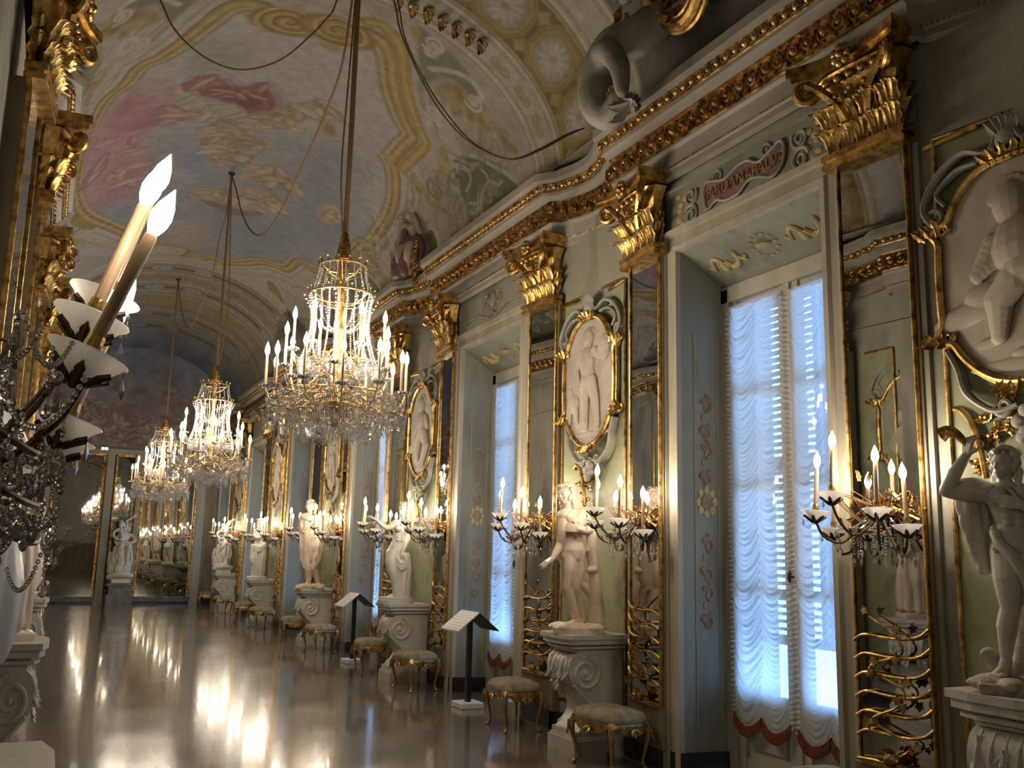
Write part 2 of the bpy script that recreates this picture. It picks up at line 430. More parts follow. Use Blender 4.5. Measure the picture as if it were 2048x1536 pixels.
for side in (0, 1):
    fx = (lambda x: x) if side == 0 else mir
    c = MB(); rows = [[(fx(x), y, z) for x, y in offs(CP, o)] for o, z in PROF]; n = len(CP)
    c.add([p for r in rows for p in r], [(j*n+i, j*n+i+1, (j+1)*n+i+1, (j+1)*n+i) for j in range(len(PROF)-1) for i in range(n-1)])
    trim(c, M['corn'], sharp=30)
    e = MB()
    for x, y, a in along(offs(CP, .235), .115):
        e.ball((fx(x), y, 5.735), (.03,.036,.036), 8, 6)
    for x, y, a in along(offs(CP, .235), .0575):
        e.ball((fx(x)+.0, y, 5.735), (.018,.011,.034), 6, 4)
    for o, z, r in ((.245,5.782,.012),(.215,5.69,.012)):
        e.tube([(fx(x), y, z) for x, y in offs(CP, o) if y > 3], r, 5)
    trim(e, M['gold'])
    g = MB()
    P = [p for p in offs(CP, .104) if p[1] > 3]
    g.add([(fx(x-.004), y, z) for z in (5.385, 5.595) for x, y in P], [(i, i+1, len(P)+i+1, len(P)+i) for i in range(len(P)-1)])
    for z in (5.38, 5.6): g.tube([(fx(x-.01), y, z) for x, y in P], .013, 5)
    for q, (x, y, a) in enumerate(along(P, .155, 3)):
        sx = -1 if side == 0 else 1
        cx = fx(x)+sx*.012; up = 1 if q % 2 else -1
        if y < 20:
            g.spiral((cx, y, 5.49), (0,1,0), (0,0,up), .07, .015, 1.25, .014, .018, start=-PI/2, n=14, seg=5)
            g.ball((cx+sx*.012, y, 5.49), .026, 8, 5)
            for t in (-.062, .062): g.ball((cx, y+t, 5.49+up*.065), (.016,.024,.02), 6, 4)
            g.ball((cx, y+.078, 5.49), (.022,.012,.07), 6, 5); g.ball((cx, y+.078, 5.43), .02, 6, 4)
        else:
            g.ball((cx, y, 5.49), (.025,.06,.06), 7, 5); g.ball((cx, y+.075, 5.49), (.02,.02,.07), 6, 4)
    trim(g, M['goldd'])
    b = MB()
    for x, y, a in along(offs(CP, .08), .036): 
        if y < 22: b.octa((fx(x), y, 5.185), .012, .012)
    trim(b, M['goldd'])

# ------------------------------------------------------------------ window bays
def window_bay(k, yw, detailed):
    X1 = 5.30
    r = MB()
    for s in (-1, 1):
        y = yw + s*.875
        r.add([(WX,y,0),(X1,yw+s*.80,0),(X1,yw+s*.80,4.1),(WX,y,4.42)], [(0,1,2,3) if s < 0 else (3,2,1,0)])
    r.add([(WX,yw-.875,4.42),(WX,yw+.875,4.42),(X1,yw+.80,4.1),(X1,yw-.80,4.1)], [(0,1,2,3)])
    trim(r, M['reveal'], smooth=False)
    a = MB()                                        # moulded architrave round the opening
    prof = [(0,0),(.0,.0),(.045,.01),(.05,.06),(.03,.075),(.03,.15),(.055,.165),(.06,.22),(.02,.245),(0,.245)]
    path = [(WX,yw-.875,0),(WX,yw-.875,4.42),(WX,yw+.875,4.42),(WX,yw+.875,0)]
    for q in range(3):
        p0, p1 = Vector(path[q]), Vector(path[q+1])
        out = Vector((0,-1,0)) if q == 0 else Vector((0,0,1)) if q == 1 else Vector((0,1,0))
        e0 = Vector((0,-1,0)) if q == 0 else Vector((0,-1,1)) if q == 1 else Vector((0,1,1))
        e1 = Vector((0,-1,1)) if q == 0 else Vector((0,1,1)) if q == 1 else Vector((0,1,0))
        vs = [p0 + Vector((-o,0,0)) + e0*w for o, w in prof] + [p1 + Vector((-o,0,0)) + e1*w for o, w in prof]
        n = len(prof); a.add(vs, [(i,i+1,n+i+1,n+i) for i in range(n-1)])
    trim(a, M['cream'], sharp=30)
    # skirting inside the reveal
    b = MB()
    for s in (-1, 1): b.prism([(WX-.03, yw+s*.885),(WX-.03,yw+s*.86),(X1-.06,yw+s*.79),(X1-.06,yw+s*.83)], 'z', 0, .18)
    trim(b, M['base'], smooth=False)
    # window itself
    w = thing('window_%d' % k, None, None, (X1, yw, 0)); struct(w)
    f = MB()
    f.box(-.06,.06,-.82,-.72,0,4.1); f.box(-.06,.06,.72,.82,0,4.1); f.box(-.06,.06,-.82,.82,3.98,4.12)
    for s in (-1, 1):
        for y0, y1 in ((.035,.115),(.64,.72)): f.box(-.02,.05,min(s*y0,s*y1),max(s*y0,s*y1),.05,3.98)
        for z0, z1 in ((.05,.16),(.60,.68),(3.88,3.98),(1.45,1.5),(2.3,2.35),(3.1,3.15)):
            f.box(-.0,.045,min(s*.1,s*.66),max(s*.1,s*.66),z0,z1)
        f.box(.015,.03,min(s*.1,s*.66),max(s*.1,s*.66),.15,.62)
        f.box(-.008,.016,min(s*.17,s*.58),max(s*.17,s*.58),.24,.54)
    f.box(-.04,.02,-.035,.035,.05,3.98)
    f.build('window_frame', M['wood'], w, smooth=False)
    for s in (-1, 1):
        p = MB(); p.box(.024,.028,min(s*.11,s*.65),max(s*.11,s*.65),.67,3.89); p.build('window_pane', M['pane'], w, smooth=False)
    h = MB(); h.tube([(-.05,0,1.62),(-.075,0,1.62)],.012,8); h.ball((-.08,0,1.62),(.018,.018,.05),8,6); h.build('window_handle', M['blackmetal'], w)
    for s in (-1, 1):                                # slatted outer shutters, lower flap swung open
        sh = MB(); y0, y1 = (s*.02, s*.80) if s > 0 else (s*.80, s*.02)
        for yy in (y0, y1-.05): sh.box(.30,.34,yy,yy+.05,1.05,4.1)
        for zz in (1.05, 2.5, 4.02): sh.box(.30,.34,y0,y1,zz,zz+.08)
        z = 1.16
        while z < 4.0:
            sh.add([(.30,y0+.04,z+.024),(.345,y0+.04,z),(.345,y1-.04,z),(.30,y1-.04,z+.024),(.30,y0+.04,z+.032),(.345,y0+.04,z+.008),(.345,y1-.04,z+.008),(.30,y1-.04,z+.032)],
                   [(0,1,2,3),(7,6,5,4),(0,4,5,1),(2,6,7,3),(1,5,6,2),(3,7,4,0)]); z += .062
        sh.build('shutter', M['shutter'], w, smooth=False)
    ou = MB(); ou.box(-.05,.5,-1.0,-.80,0,4.3); ou.box(-.05,.5,.80,1.0,0,4.3); ou.box(-.05,.5,-1,1,4.1,4.4); ou.box(.06,.5,-.8,.8,-.1,.04)
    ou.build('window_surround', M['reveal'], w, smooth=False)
    # painted ornament on reveal (far jamb) and soffit, as low relief
    if detailed:
        o = MB(); o2 = MB(); y = yw + .848
        def J(u, z): return (WX + .225 + u, yw + .875 - .075*((.225+u)/.45) - .004, z)
        for z in (.35, 3.95): pass
        for u in (-.11, .11): o2.tube([J(u, .4), J(u, 3.7)], .005, 4)
        for z0 in (1.35, 1.75, 2.55, 2.95):
            for s in (-1, 1):
                pts = []
                for i in range(26):
                    t = i/25; a2 = t*3.2*PI; rr = .075*(1-t*.75)
                    pts.append(J(s*(.0 + rr*sin(a2)*.8), z0 + s*.09 + .10*t*s - rr*cos(a2)*.6))
                o.tube(pts, [.017*(1-.5*i/25) for i in range(26)], 6)
            for q in range(5): o.ball(J(.03*sin(q*2.1), z0-.16+.08*q), (.020,.006,.036), 7, 5)
        o.ball(J(0, 2.22), (.055,.012,.075), 12, 6)
        for q in range(8): o2.ball(J(.075*cos(q*PI/4), 2.22+.10*sin(q*PI/4)), (.03,.008,.04), 8, 4)
        trim(o, M['pinkorn']); trim(o2, M['ochre'])
        so = MB()
        def S(u, y): return (WX + .2 + u, yw + y, 4.42 - .32*((.2+u)/.45) - .006)
        for cy in (-.48, .48):
            for s in (-1, 1):
                pts = [S(.07*(1-i/24*.75)*sin(i/24*3*PI)*1.1, cy + s*(.03+.2*i/24) + .05*(1-i/24)*cos(i/24*3*PI)) for i in range(25)]
                so.tube(pts, [.022]*12+[.016]*13, 6)
                for q in range(3): so.ball(S(.05*(-1)**q, cy+s*(.06+.07*q)), (.02,.03,.006), 6, 4)
        so.ball(S(0,0), (.07,.085,.01), 14, 6)
        for q in range(12): so.ball(S(.095*cos(q*PI/6), .13*sin(q*PI/6)), (.022,.026,.006), 6, 4)
        trim(so, M['ochre'])
for i, yw in enumerate(YW):
    if i: window_bay(i, yw, i < 4)
# plain wall closes the opening beside the viewer
q = MB(); q.box(WX, WX+.1, YW[0]-.9, YW[0]+.9, 0, 4.45); trim(q, M['wall'], smooth=False)
# windows are numbered outwards from the viewer

# over-door field with shaped plum cartouche and gilt inscription (nearest window)
yw = YW[1]
o = MB(); o2 = MB()
o.box(WX-.012, WX, yw-1.05, yw+1.08, 4.60, 5.02); trim(o, M['reveal'], smooth=False)
o = MB()
for z in (4.595, 5.03): o.tube([(WX-.014, yw-1.05, z), (WX-.014, yw+1.08, z)], .014, 5)
for s in (-1, 1):
    for cz, rr, st in ((4.71,.10,.3),(4.88,.09,2.6)):
        o.spiral((WX-.018, yw+s*.68, cz), (0,s,0), (0,0,1), rr, .02, 1.6, .018, .012, start=st, n=30, seg=6)
    o.spiral((WX-.018, yw+s*.30, 4.93), (0,s,0), (0,0,1), .07, .015, 1.4, .014, .01, start=-1.2, n=26, seg=6)
    o.tube(cr([(WX-.018,yw+s*.52,4.64),(WX-.02,yw+s*.40,4.62),(WX-.02,yw+s*.22,4.66),(WX-.02,yw+s*.10,4.61),(WX-.02,yw,4.65)],6), .016, 6)
trim(o, M['corn'])
o = MB()
for s in (-1, 1):
    for q in range(7): o.ball((WX-.014, yw+s*(.82+.06*sin(q*2.3)), 4.67+.045*q), (.012,.04,.03), 7, 5)
trim(o, M['ochre'])
ct = thing('inscribed_cartouche', 'plum cartouche with gilt lettering above the nearest window', 'cartouche', (WX-.016, yw-.02, 4.80), -PI/2)
up = cr([(-.50,.02,0),(-.47,.12,0),(-.36,.10,0),(-.22,.07,0),(-.05,.12,0),(.08,.12,0),(.2,.06,0),(.34,.10,0),(.46,.14,0),(.5,.06,0),(.47,-.06,0),(.36,-.12,0),(.22,-.07,0),(.08,-.05,0),(-.05,-.12,0),(-.22,-.12,0),(-.33,-.08,0),(-.46,-.12,0)], 4, True)
pp = [(p.x, p.y) for p in up]
pm = MB(); pm.prism(pp, 'y', -.012, .012); pm.build('plate', M['plum'], ct, sharp=30)
pm = MB(); q = [(x, -.014, z) for x, z in pp]; pm.tube(q+q[:1], .014, 6); pm.build('border', M['corn'], ct)
tx = bpy.data.curves.new('inscription', 'FONT'); tx.body = 'SARDANAPALVS'; tx.size = .138; tx.extrude = .004; tx.align_x = 'CENTER'; tx.align_y = 'CENTER'; tx.space_character = .98
tx.materials.append(M['gold']); tq = bpy.data.objects.new('inscription', tx); COL.objects.link(tq); lm = bpy.data.meshes.new_from_object(tq.evaluated_get(bpy.context.evaluated_depsgraph_get())); bpy.data.objects.remove(tq)
to = link('inscription', lm, ct); to.location = (0,-.016,0); to.rotation_euler = (PI/2, 0, 0)
# plain scrolled crest over the second window
o = MB(); yw = YW[2]
for s in (-1, 1):
    o.spiral((WX-.012, yw+s*.18, 4.93), (0,s,0), (0,0,1), .09, .02, 1.5, .016, .01, start=1, n=30, seg=6)
    o.tube(cr([(WX-.012,yw+s*.9,4.78),(WX-.012,yw+s*.5,4.80),(WX-.012,yw+s*.3,4.76),(WX-.012,yw+s*.12,4.72),(WX-.012,yw,4.78)],6), .015, 6)
o.ball((WX-.012, yw, 4.93), (.02,.08,.10), 10, 6)
trim(o, M['stucco'])

# ------------------------------------------------------------------ end wall
ew = MB(); ew.add([(-1.2,YE,0),(6,YE,0),(6,YE,4.6),(-1.2,YE,4.6)], [(0,1,2,3)]); struct(ew.build('wall_end', M['brownbody']))
e = MB()
for x0, x1 in ((1.44,1.72),(2.34,2.50),(4.16,4.42),(-.2,.02)):
    e.box(x0,x1,YE-.08,YE,0,4.55); e.box(x0+.05,x1-.05,YE-.1,YE-.08,.3,4.4)
e.box(-.6,5,YE-.12,YE,4.52,4.62); e.box(-.6,5,YE-.06,YE,4.46,4.52)
trim(e, M['cream'], smooth=False)
e = MB(); e.box(-.6,5,YE-.05,YE,0,.17); struct(e.build('baseboard_end', M['base'], smooth=False))
for side in (0, 1):
    fx = (lambda x: x) if side == 0 else mir
    q = MB(); x0, x1 = sorted((fx(4.74), fx(5.5))); q.box(x0, x1, YB, YE, 6.0, 6.03); trim(q, M['corn'], smooth=False)
# ------------------------------------------------------------------ frescoed vault: colours painted per vertex in surface coordinates
VA_, VB_, VZ = 2.6, 1.85, 6.0
KT = .0393                                     # metres of arc per degree
def vpt(t, y, d=0.0):                           # point on the vault (t degrees from the right springing), d metres below it
    a = math.radians(t); return (XC + (VA_-d)*cos(a), y, VZ + (VB_-d)*sin(a))
rng = np.random.default_rng(5)
def vnoise(shape, cell):
    h, w = shape; gh, gw = int(h/cell[0])+3, int(w/cell[1])+3
    g = rng.random((gh, gw)); yy = np.arange(h)/cell[0]; xx = np.arange(w)/cell[1]
    yi = yy.astype(int); xi = xx.astype(int); fy = yy-yi; fx = xx-xi
    fy = (fy*fy*(3-2*fy))[:,None]; fx = (fx*fx*(3-2*fx))[None,:]
    a = g[yi][:,xi]; b = g[yi][:,xi+1]; c = g[yi+1][:,xi]; d = g[yi+1][:,xi+1]
    return a*(1-fy)*(1-fx)+b*(1-fy)*fx+c*fy*(1-fx)+d*fy*fx
class Canvas:
    def __init__(s, xs, ys, base):
        s.xs, s.ys = np.asarray(xs), np.asarray(ys); s.c = np.empty((len(ys), len(xs), 3)); s.c[:] = base
    def win(s, P, pad):
        x0, x1 = P[:,0].min()-pad, P[:,0].max()+pad; y0, y1 = P[:,1].min()-pad, P[:,1].max()+pad
        i0, i1 = np.searchsorted(s.xs, [x0, x1]); j0, j1 = np.searchsorted(s.ys, [y0, y1]); return i0, i1, j0, j1
    def dist(s, P, closed, w):
        i0, i1, j0, j1 = w; X = s.xs[None,i0:i1]; Y = s.ys[j0:j1,None]
        D = np.full((j1-j0, i1-i0), 1e9); ins = np.zeros_like(D, bool); n = len(P)
        for k in range(n if closed else n-1):
            a, b = P[k], P[(k+1)%n]; d = b-a; L = d@d + 1e-12
            t = np.clip(((X-a[0])*d[0]+(Y-a[1])*d[1])/L, 0, 1)
            D = np.minimum(D, (X-a[0]-t*d[0])**2+(Y-a[1]-t*d[1])**2)
            if closed and a[1] != b[1]:
                ins ^= ((a[1] > Y) != (b[1] > Y)) & (X < (b[0]-a[0])*(Y-a[1])/(b[1]-a[1])+a[0])
        return np.sqrt(D), ins
    def put(s, w, al, col):
        i0, i1, j0, j1 = w; col = np.asarray(col, float); s.c[j0:j1, i0:i1] += (col - s.c[j0:j1, i0:i1])*al[...,None]
    def poly(s, P, col, soft=.04, a=1.0, smooth=True):
        P = np.array(P, float)
        if smooth: P = np.array([(p.x,p.y) for p in cr([(x,y,0) for x,y in P], 4, True)])
        w = s.win(P, soft*2)
        if w[1] <= w[0] or w[3] <= w[2]: return
        D, ins = s.dist(P, True, w); sd = np.where(ins, D, -D); al = np.clip(sd/soft*.5+.5, 0, 1)*a
        s.put(w, al, col)
    def line(s, P, col, wd, soft=.02, a=1.0, closed=False, smooth=True):
        P = np.array(P, float)
        if smooth: P = np.array([(p.x,p.y) for p in cr([(x,y,0) for x,y in P], 4, closed)])
        w = s.win(P, wd+soft)
        if w[1] <= w[0] or w[3] <= w[2]: return
        D, _ = s.dist(P, closed, w); s.put(w, np.clip((wd*.5-D)/soft+.5, 0, 1)*a, col)
    def ell(s, c, r, col, soft=.03, a=1.0, rot=0, petals=0):
        P = []
        for k in range(28 if not petals else petals*6):
            th = 2*PI*k/(28 if not petals else petals*6); q = 1 if not petals else .78+.22*cos(petals*th)
            x, y = r[0]*q*cos(th), r[1]*q*sin(th); P.append((c[0]+x*cos(rot)-y*sin(rot), c[1]+x*sin(rot)+y*cos(rot)))
        s.poly(P, col, soft, a, False)
    def scroll(s, c, r, turns, col, wd, start=0, hand=1, a=1.0):
        n = int(18*turns); s.line([(c[0]+r*(1-.85*i/n)*cos(start+hand*2*PI*turns*i/n), c[1]+r*(1-.85*i/n)*sin(start+hand*2*PI*turns*i/n)) for i in range(n+1)], col, wd, .015, a, smooth=False)

F = dict(
 sky= [(77.2,10.31),(73.7,10.33),(70.1,10.53),(66.2,10.93),(62.0,11.27),(57.1,11.55),(52.7,11.73),(50.7,11.78),(51.0,12.12),(50.8,12.56),(51.4,12.71),(47.6,12.81),(43.5,13.08),(39.4,13.43),(35.5,14.0),(33.9,14.57),(32.9,15.12),(35.4,15.53),(34.6,17.16),(39.8,17.71),(47.0,17.99),(51.7,18.08),(52.8,18.86),(59.1,19.15),(65.1,19.45),(70.7,20.0),(77.0,20.37),(83.1,20.29),(89.9,20.73),(89.0,19.97),(108.6,19.51),(126.4,17.93),(139.4,16.61),(146.1,15.34),(147.4,14.28),(144.3,13.15),(139.1,12.26),(131.5,11.96),(128.0,11.61),(122.2,11.49),(116.0,11.15),(110.7,10.69),(107.5,10.4),(103.4,10.32),(100.4,10.42),(97.1,10.74),(90.4,10.72),(88.4,10.43),(89.1,10.75),(86.9,10.52),(83.8,10.78),(79.6,10.76),(76.6,10.53)],
 ledge= [(76.5,9.93),(73.1,9.87),(68.1,10.0),(64.0,10.24),(60.1,10.61),(55.9,10.92),(51.7,11.15),(46.1,11.39),(41.4,11.54),(40.9,11.88),(41.1,12.51)],
 cl_grey= [(117.9,11.45),(116.2,11.1),(109.7,10.96),(103.6,11.13),(99.7,11.41),(99.5,11.9),(106.3,11.91),(111.4,12.12),(117.1,11.88)],
 maroon= [(114.0,12.42),(111.3,12.17),(105.5,12.12),(100.5,12.39),(96.7,12.47),(96.5,12.17),(92.5,12.17),(87.7,12.53),(87.2,12.81),(89.8,13.0),(90.0,13.32),(94.5,13.13),(99.9,12.94),(104.6,12.78),(109.1,12.68),(112.5,12.56)],
 maroon_dk= [(109.9,12.43),(104.8,12.31),(98.8,12.58),(93.6,12.61),(91.7,12.8),(95.3,12.94),(102.0,12.68),(106.4,12.56)],
 greendrape= [(117.7,12.38),(114.0,12.42),(109.5,12.88),(101.1,12.9),(95.6,13.12),(101.3,13.44),(108.5,13.53),(113.6,13.64),(116.5,13.36),(113.9,12.97),(116.3,12.67)],
 fig_right= [(94.9,13.29),(90.3,13.01),(85.1,12.87),(80.7,13.09),(75.3,13.13),(75.7,13.27),(82.2,13.34),(86.8,13.42),(91.8,13.68)],
 fig_mid= [(105.3,13.85),(104.2,13.52),(99.4,13.36),(92.0,13.62),(91.5,13.87),(97.2,13.98),(100.0,14.29),(103.5,14.24)],
 ochrecl= [(103.7,14.25),(97.0,14.04),(91.5,13.87),(84.7,13.89),(84.1,14.15),(88.4,14.35),(89.7,15.06),(94.6,15.17),(100.8,14.72)],
 wing= [(85.6,12.76),(81.1,12.38),(75.2,12.09),(69.9,12.14),(68.2,12.47),(73.1,12.53),(77.8,12.79),(81.2,12.98)],
 wing2= [(73.3,12.78),(70.7,12.54),(68.1,12.85),(69.6,13.19)],
 pink= [(146.6,13.65),(144.7,12.89),(136.7,12.25),(129.6,12.06),(122.0,12.32),(117.6,12.6),(114.2,12.85),(113.9,13.32),(116.6,13.54),(122.1,13.57),(125.7,14.07),(124.3,15.32),(124.5,16.56),(134.6,16.59),(144.2,15.45)],
 pinkdk= [(134.2,12.28),(126.3,12.78),(117.1,13.35),(114.9,13.56),(124.4,13.59),(137.6,13.46),(143.5,13.69),(141.5,13.17)],
 cl_top= [(131.1,12.12),(129.0,11.88),(122.9,11.98),(118.3,12.32),(118.3,12.7),(122.1,12.7),(127.7,12.42)],
 low1= [(86.4,15.13),(80.9,14.71),(77.5,14.64),(79.4,15.04),(74.4,14.9),(65.5,15.16),(61.7,15.36),(64.6,15.55),(72.5,15.39),(76.5,15.67),(84.3,15.64)],
 low2= [(102.0,16.7),(97.9,16.39),(88.7,16.3),(82.3,16.45),(76.4,16.88),(80.7,17.17),(90.8,17.0),(97.8,17.03)],
 low3= [(83.9,16.06),(78.0,15.91),(70.0,15.87),(65.9,16.1),(68.4,16.74),(71.8,16.94),(77.8,16.55)],
 lowdk= [(95.9,17.01),(88.0,17.03),(79.6,17.12),(71.1,16.8),(76.3,17.38),(86.4,17.48)],
 lowdk2= [(79.1,15.11),(71.8,15.01),(64.3,15.35),(70.9,15.56),(76.9,15.43)],
 putto= [(55.3,15.55),(51.7,15.08),(46.8,15.13),(42.8,15.15),(47.1,15.54),(49.8,15.88)],
 blue1= [(109.4,14.53),(103.5,14.6),(100.3,15.25),(101.7,15.74),(106.2,15.43)],
 blue2= [(91.3,14.79),(88.1,14.56),(86.7,15.06),(89.6,15.38)],
 bluesky= [(78.3,15.41),(74.5,13.7),(61.9,13.38),(50.8,14.13),(39.0,15.9),(52.2,18.1),(79.2,19.48),(94.0,18.3),(79.0,17.61),(65.2,16.64)],
 orangecl= [(103.3,18.72),(96.2,18.02),(88.1,18.61),(86.3,19.63),(96.1,20.12)],
 scrollL= [(94.6,10.44),(98.7,10.68),(88.8,10.27)],
 scrollR= [(82.2,10.34),(86.9,10.48),(77.9,10.27)],
 greenA= [(31.6,11.24),(27.1,10.79),(17.2,10.35),(4.0,9.87),(1.4,10.21),(0.0,11.39),(7.1,11.51),(15.3,11.51),(25.2,11.47)],
 greenB= [(6.7,13.67),(15.6,12.74),(0.9,12.63),(2.3,13.38)],
 greenC= [(65.5,9.54),(59.1,9.59),(49.5,9.65),(40.7,9.82),(39.7,10.05),(48.4,10.0),(52.6,10.31),(53.7,10.58),(47.4,11.02),(53.1,10.75),(61.4,9.97)],
 satyr= [(51.7,10.4),(49.6,10.12),(44.5,9.98),(38.9,9.94),(35.1,9.91),(32.6,10.15),(33.4,10.37),(39.7,10.31),(44.7,10.4),(44.8,10.57),(48.1,10.48)],
 satyr2= [(26.1,9.95),(21.3,9.83),(16.3,9.74),(17.5,9.9),(22.9,10.02)],
 goldgar= [(36.5,12.56),(30.5,12.24),(21.0,12.08),(17.7,12.14),(24.4,12.42),(31.3,12.54)],
 goldgar2= [(37.8,11.19),(31.3,11.35),(28.5,11.5),(29.7,11.88),(33.1,11.56)],
 wscroll1= [(59.3,9.68),(59.6,9.88),(57.3,9.88),(57.3,9.71),(58.6,9.69)],
 wscroll2= [(55.9,10.13),(50.1,9.87),(44.7,9.76),(39.2,9.82),(39.3,10.02)],
 wscroll3= [(45.1,11.09),(46.5,10.85),(43.3,10.62),(40.6,10.76),(41.9,10.97),(44.2,10.91)],
 s4= [(28.6,11.31),(25.9,11.26),(26.7,11.4),(28.6,11.37),(27.8,11.17),(24.1,11.04),(19.7,11.09),(17.8,11.32)],
 s5= [(20.6,10.72),(15.7,10.65),(11.8,10.95),(4.8,11.04),(1.4,11.22)],
 s6= [(15.1,10.66),(11.3,10.43),(11.5,10.32)],
 s7= [(11.8,10.95),(7.1,10.7),(10.6,10.7)],
 s8= [(12.7,11.33),(9.7,11.1),(7.0,11.19),(9.6,11.39)],
 gold5= [(66.7,9.63),(64.3,9.61),(63.4,9.77),(64.5,9.82)],
 medL= [(155.1,16.04),(146.9,16.12),(139.2,16.71),(135.8,17.38),(139.5,17.77),(149.9,16.92)],
 archmask= [(154.3,10.32),(148.6,10.46),(146.0,10.85),(148.9,11.07),(153.6,10.8)],
 farmed= [(53.1,20.4),(47.7,20.17),(35.1,20.72),(33.6,21.06),(43.2,21.19)],
)
F = {k: [(t*KT, y) for t, y in v] for k, v in F.items()}
ts = np.linspace(0, 180, 400)
ysv = np.concatenate([np.arange(YB, 7, .12), np.arange(7, 15, .019), np.arange(15, 22, .032), np.arange(22, YE+.05, .05)]); ysv[-1] = max(ysv[-1], YE)
cv = Canvas(ts*KT, ysv, (.47,.43,.37)); H_, W_ = cv.c.shape[:2]; QM = 180*KT
GREY, LIGHT, GOLDP, GOLDD, GREEN, OCH, WH = (.46,.43,.38), (.56,.52,.46), (.46,.33,.10), (.30,.21,.07), (.19,.19,.11), (.36,.28,.14), (.60,.57,.51)
n1 = vnoise((H_, W_), (22, 14)); n2 = vnoise((H_, W_), (9, 6)); n3 = vnoise((H_, W_), (60, 45))
Yg = ysv[:,None]*np.ones((1, W_))
def band(y0, y1, col, a=1.0):
    m = ((ysv >= y0) & (ysv < y1)); cv.c[m] += (np.array(col)-cv.c[m])*a
def yline(y, col, wd, a=1.0): band(y-wd/2, y+wd/2, col, a)
cv.c *= (.9+.2*n3)[...,None]
# quadratura side architecture: long mouldings following the sky opening
sky = F['sky']
cen = (90*KT, 15.2)
def grow(P, m):
    return [(x+(x-cen[0])/(abs(x-cen[0])+.6)*m, y+(y-cen[1])/(abs(y-cen[1])+1.5)*m*.8) for x, y in P]
for m, wd, col in ((1.05,.30,LIGHT),(.95,.05,GREY),(.80,.10,OCH),(.62,.34,LIGHT),(.52,.04,(.36,.33,.28)),(.40,.07,WH)):
    cv.line(grow(sky, m), col, wd, .03, .7, True)
# foliage scrolls in pale, ochre and dark tones sprinkled over the coving
for i in range(120):
    y = 9.8+rng.random()*10.6; t = (rng.random()*26+6); t = t if i % 2 else 180-t
    cv.scroll((t*KT, y), .10+.14*rng.random(), 1.4, [WH,OCH,(.33,.30,.24),GREY][i % 4], .035, rng.random()*6, 1 if i % 3 else -1, .6)
for s in (0, 1):
    R = lambda P: P if not s else [(QM-x, y) for x, y in P]
    for dy in (0, 5.4):
        Z = lambda P: R([(x, y+dy) for x, y in P])
        cv.poly(Z(F['greenC']), GREEN, .04, .75); cv.poly(Z(F['greenA']), GREEN, .03, .95); cv.poly(Z(F['greenB']), GREEN, .03, .95)
        cv.line(Z(F['greenA']), LIGHT, .07, .02, 1, True); cv.line(Z(F['greenB']), LIGHT, .07, .02, 1, True)
        for k in ('s4','s5','s6','s7','s8'): cv.line(Z(F[k]), (.50,.49,.43), .05, .02, .95)
        for x, y in F['s4'][:1]+F['s5'][2:4]+F['s8'][1:3]:
            cv.scroll(Z([(x, y)])[0], .11, 1.3, (.50,.49,.43), .035, .5)
        cv.poly(Z(F['satyr']), (.42,.31,.15), .04); cv.poly(Z(F['satyr2']), (.40,.29,.13), .03)
        for q, (x, y) in enumerate(F['satyr']):
            cv.ell(Z([(x*.7+.3*F['satyr'][5][0], y*.7+.3*F['satyr'][5][1])])[0], (.07,.10), [(.53,.41,.20),(.28,.19,.09)][q % 2], .04, .8, q)
        cv.poly(Z(F['goldgar']), (.48,.37,.14), .03); cv.poly(Z(F['goldgar2']), (.48,.37,.14), .03)
        for k in ('goldgar','goldgar2'):
            for q, (x, y) in enumerate(F[k]): cv.ell(Z([(x, y)])[0], (.06,.06), [(.58,.46,.2),(.30,.22,.08)][q % 2], .03, .9)
        for k in ('wscroll1','wscroll2','wscroll3'): cv.line(Z(F[k]), WH, .08, .03, .9)
        for x, y in F['wscroll1'][:1]+F['wscroll3'][1:2]+F['wscroll2'][-1:]: cv.scroll(Z([(x, y)])[0], .15, 1.5, WH, .05, 1)
        cv.poly(Z(F['gold5']), GOLDP, .03)
cv.poly(F['medL'], (.33,.26,.10), .04); cv.line(F['medL'], LIGHT, .08, .03, 1, True)
cv.poly(F['archmask'], GREEN, .05, .9); cv.poly(F['farmed'], OCH, .05); cv.line(F['farmed'], LIGHT, .08, .03, 1, True)
# gilded frame of the sky opening
for m, wd, col in ((.26,.16,(.54,.50,.43)),(.15,.36,GOLDD),(.17,.25,GOLDP),(.17,.05,(.27,.15,.05)),(.24,.05,(.60,.47,.20)),(.08,.06,(.58,.50,.30)),(.02,.05,(.34,.30,.16))):
    cv.line(grow(sky, m), col, wd, .03, .95, True)
for q in range(0, len(sky)*4, 1):
    P = cr([(x,y,0) for x,y in grow(sky,.2)], 4, True)[q]; cv.ell((P.x,P.y), (.05,.05), (.60,.45,.17), .03, .6)
cv.line(F['ledge'], GOLDP, .20, .03); cv.line(F['ledge'], (.58,.45,.17), .06, .03)
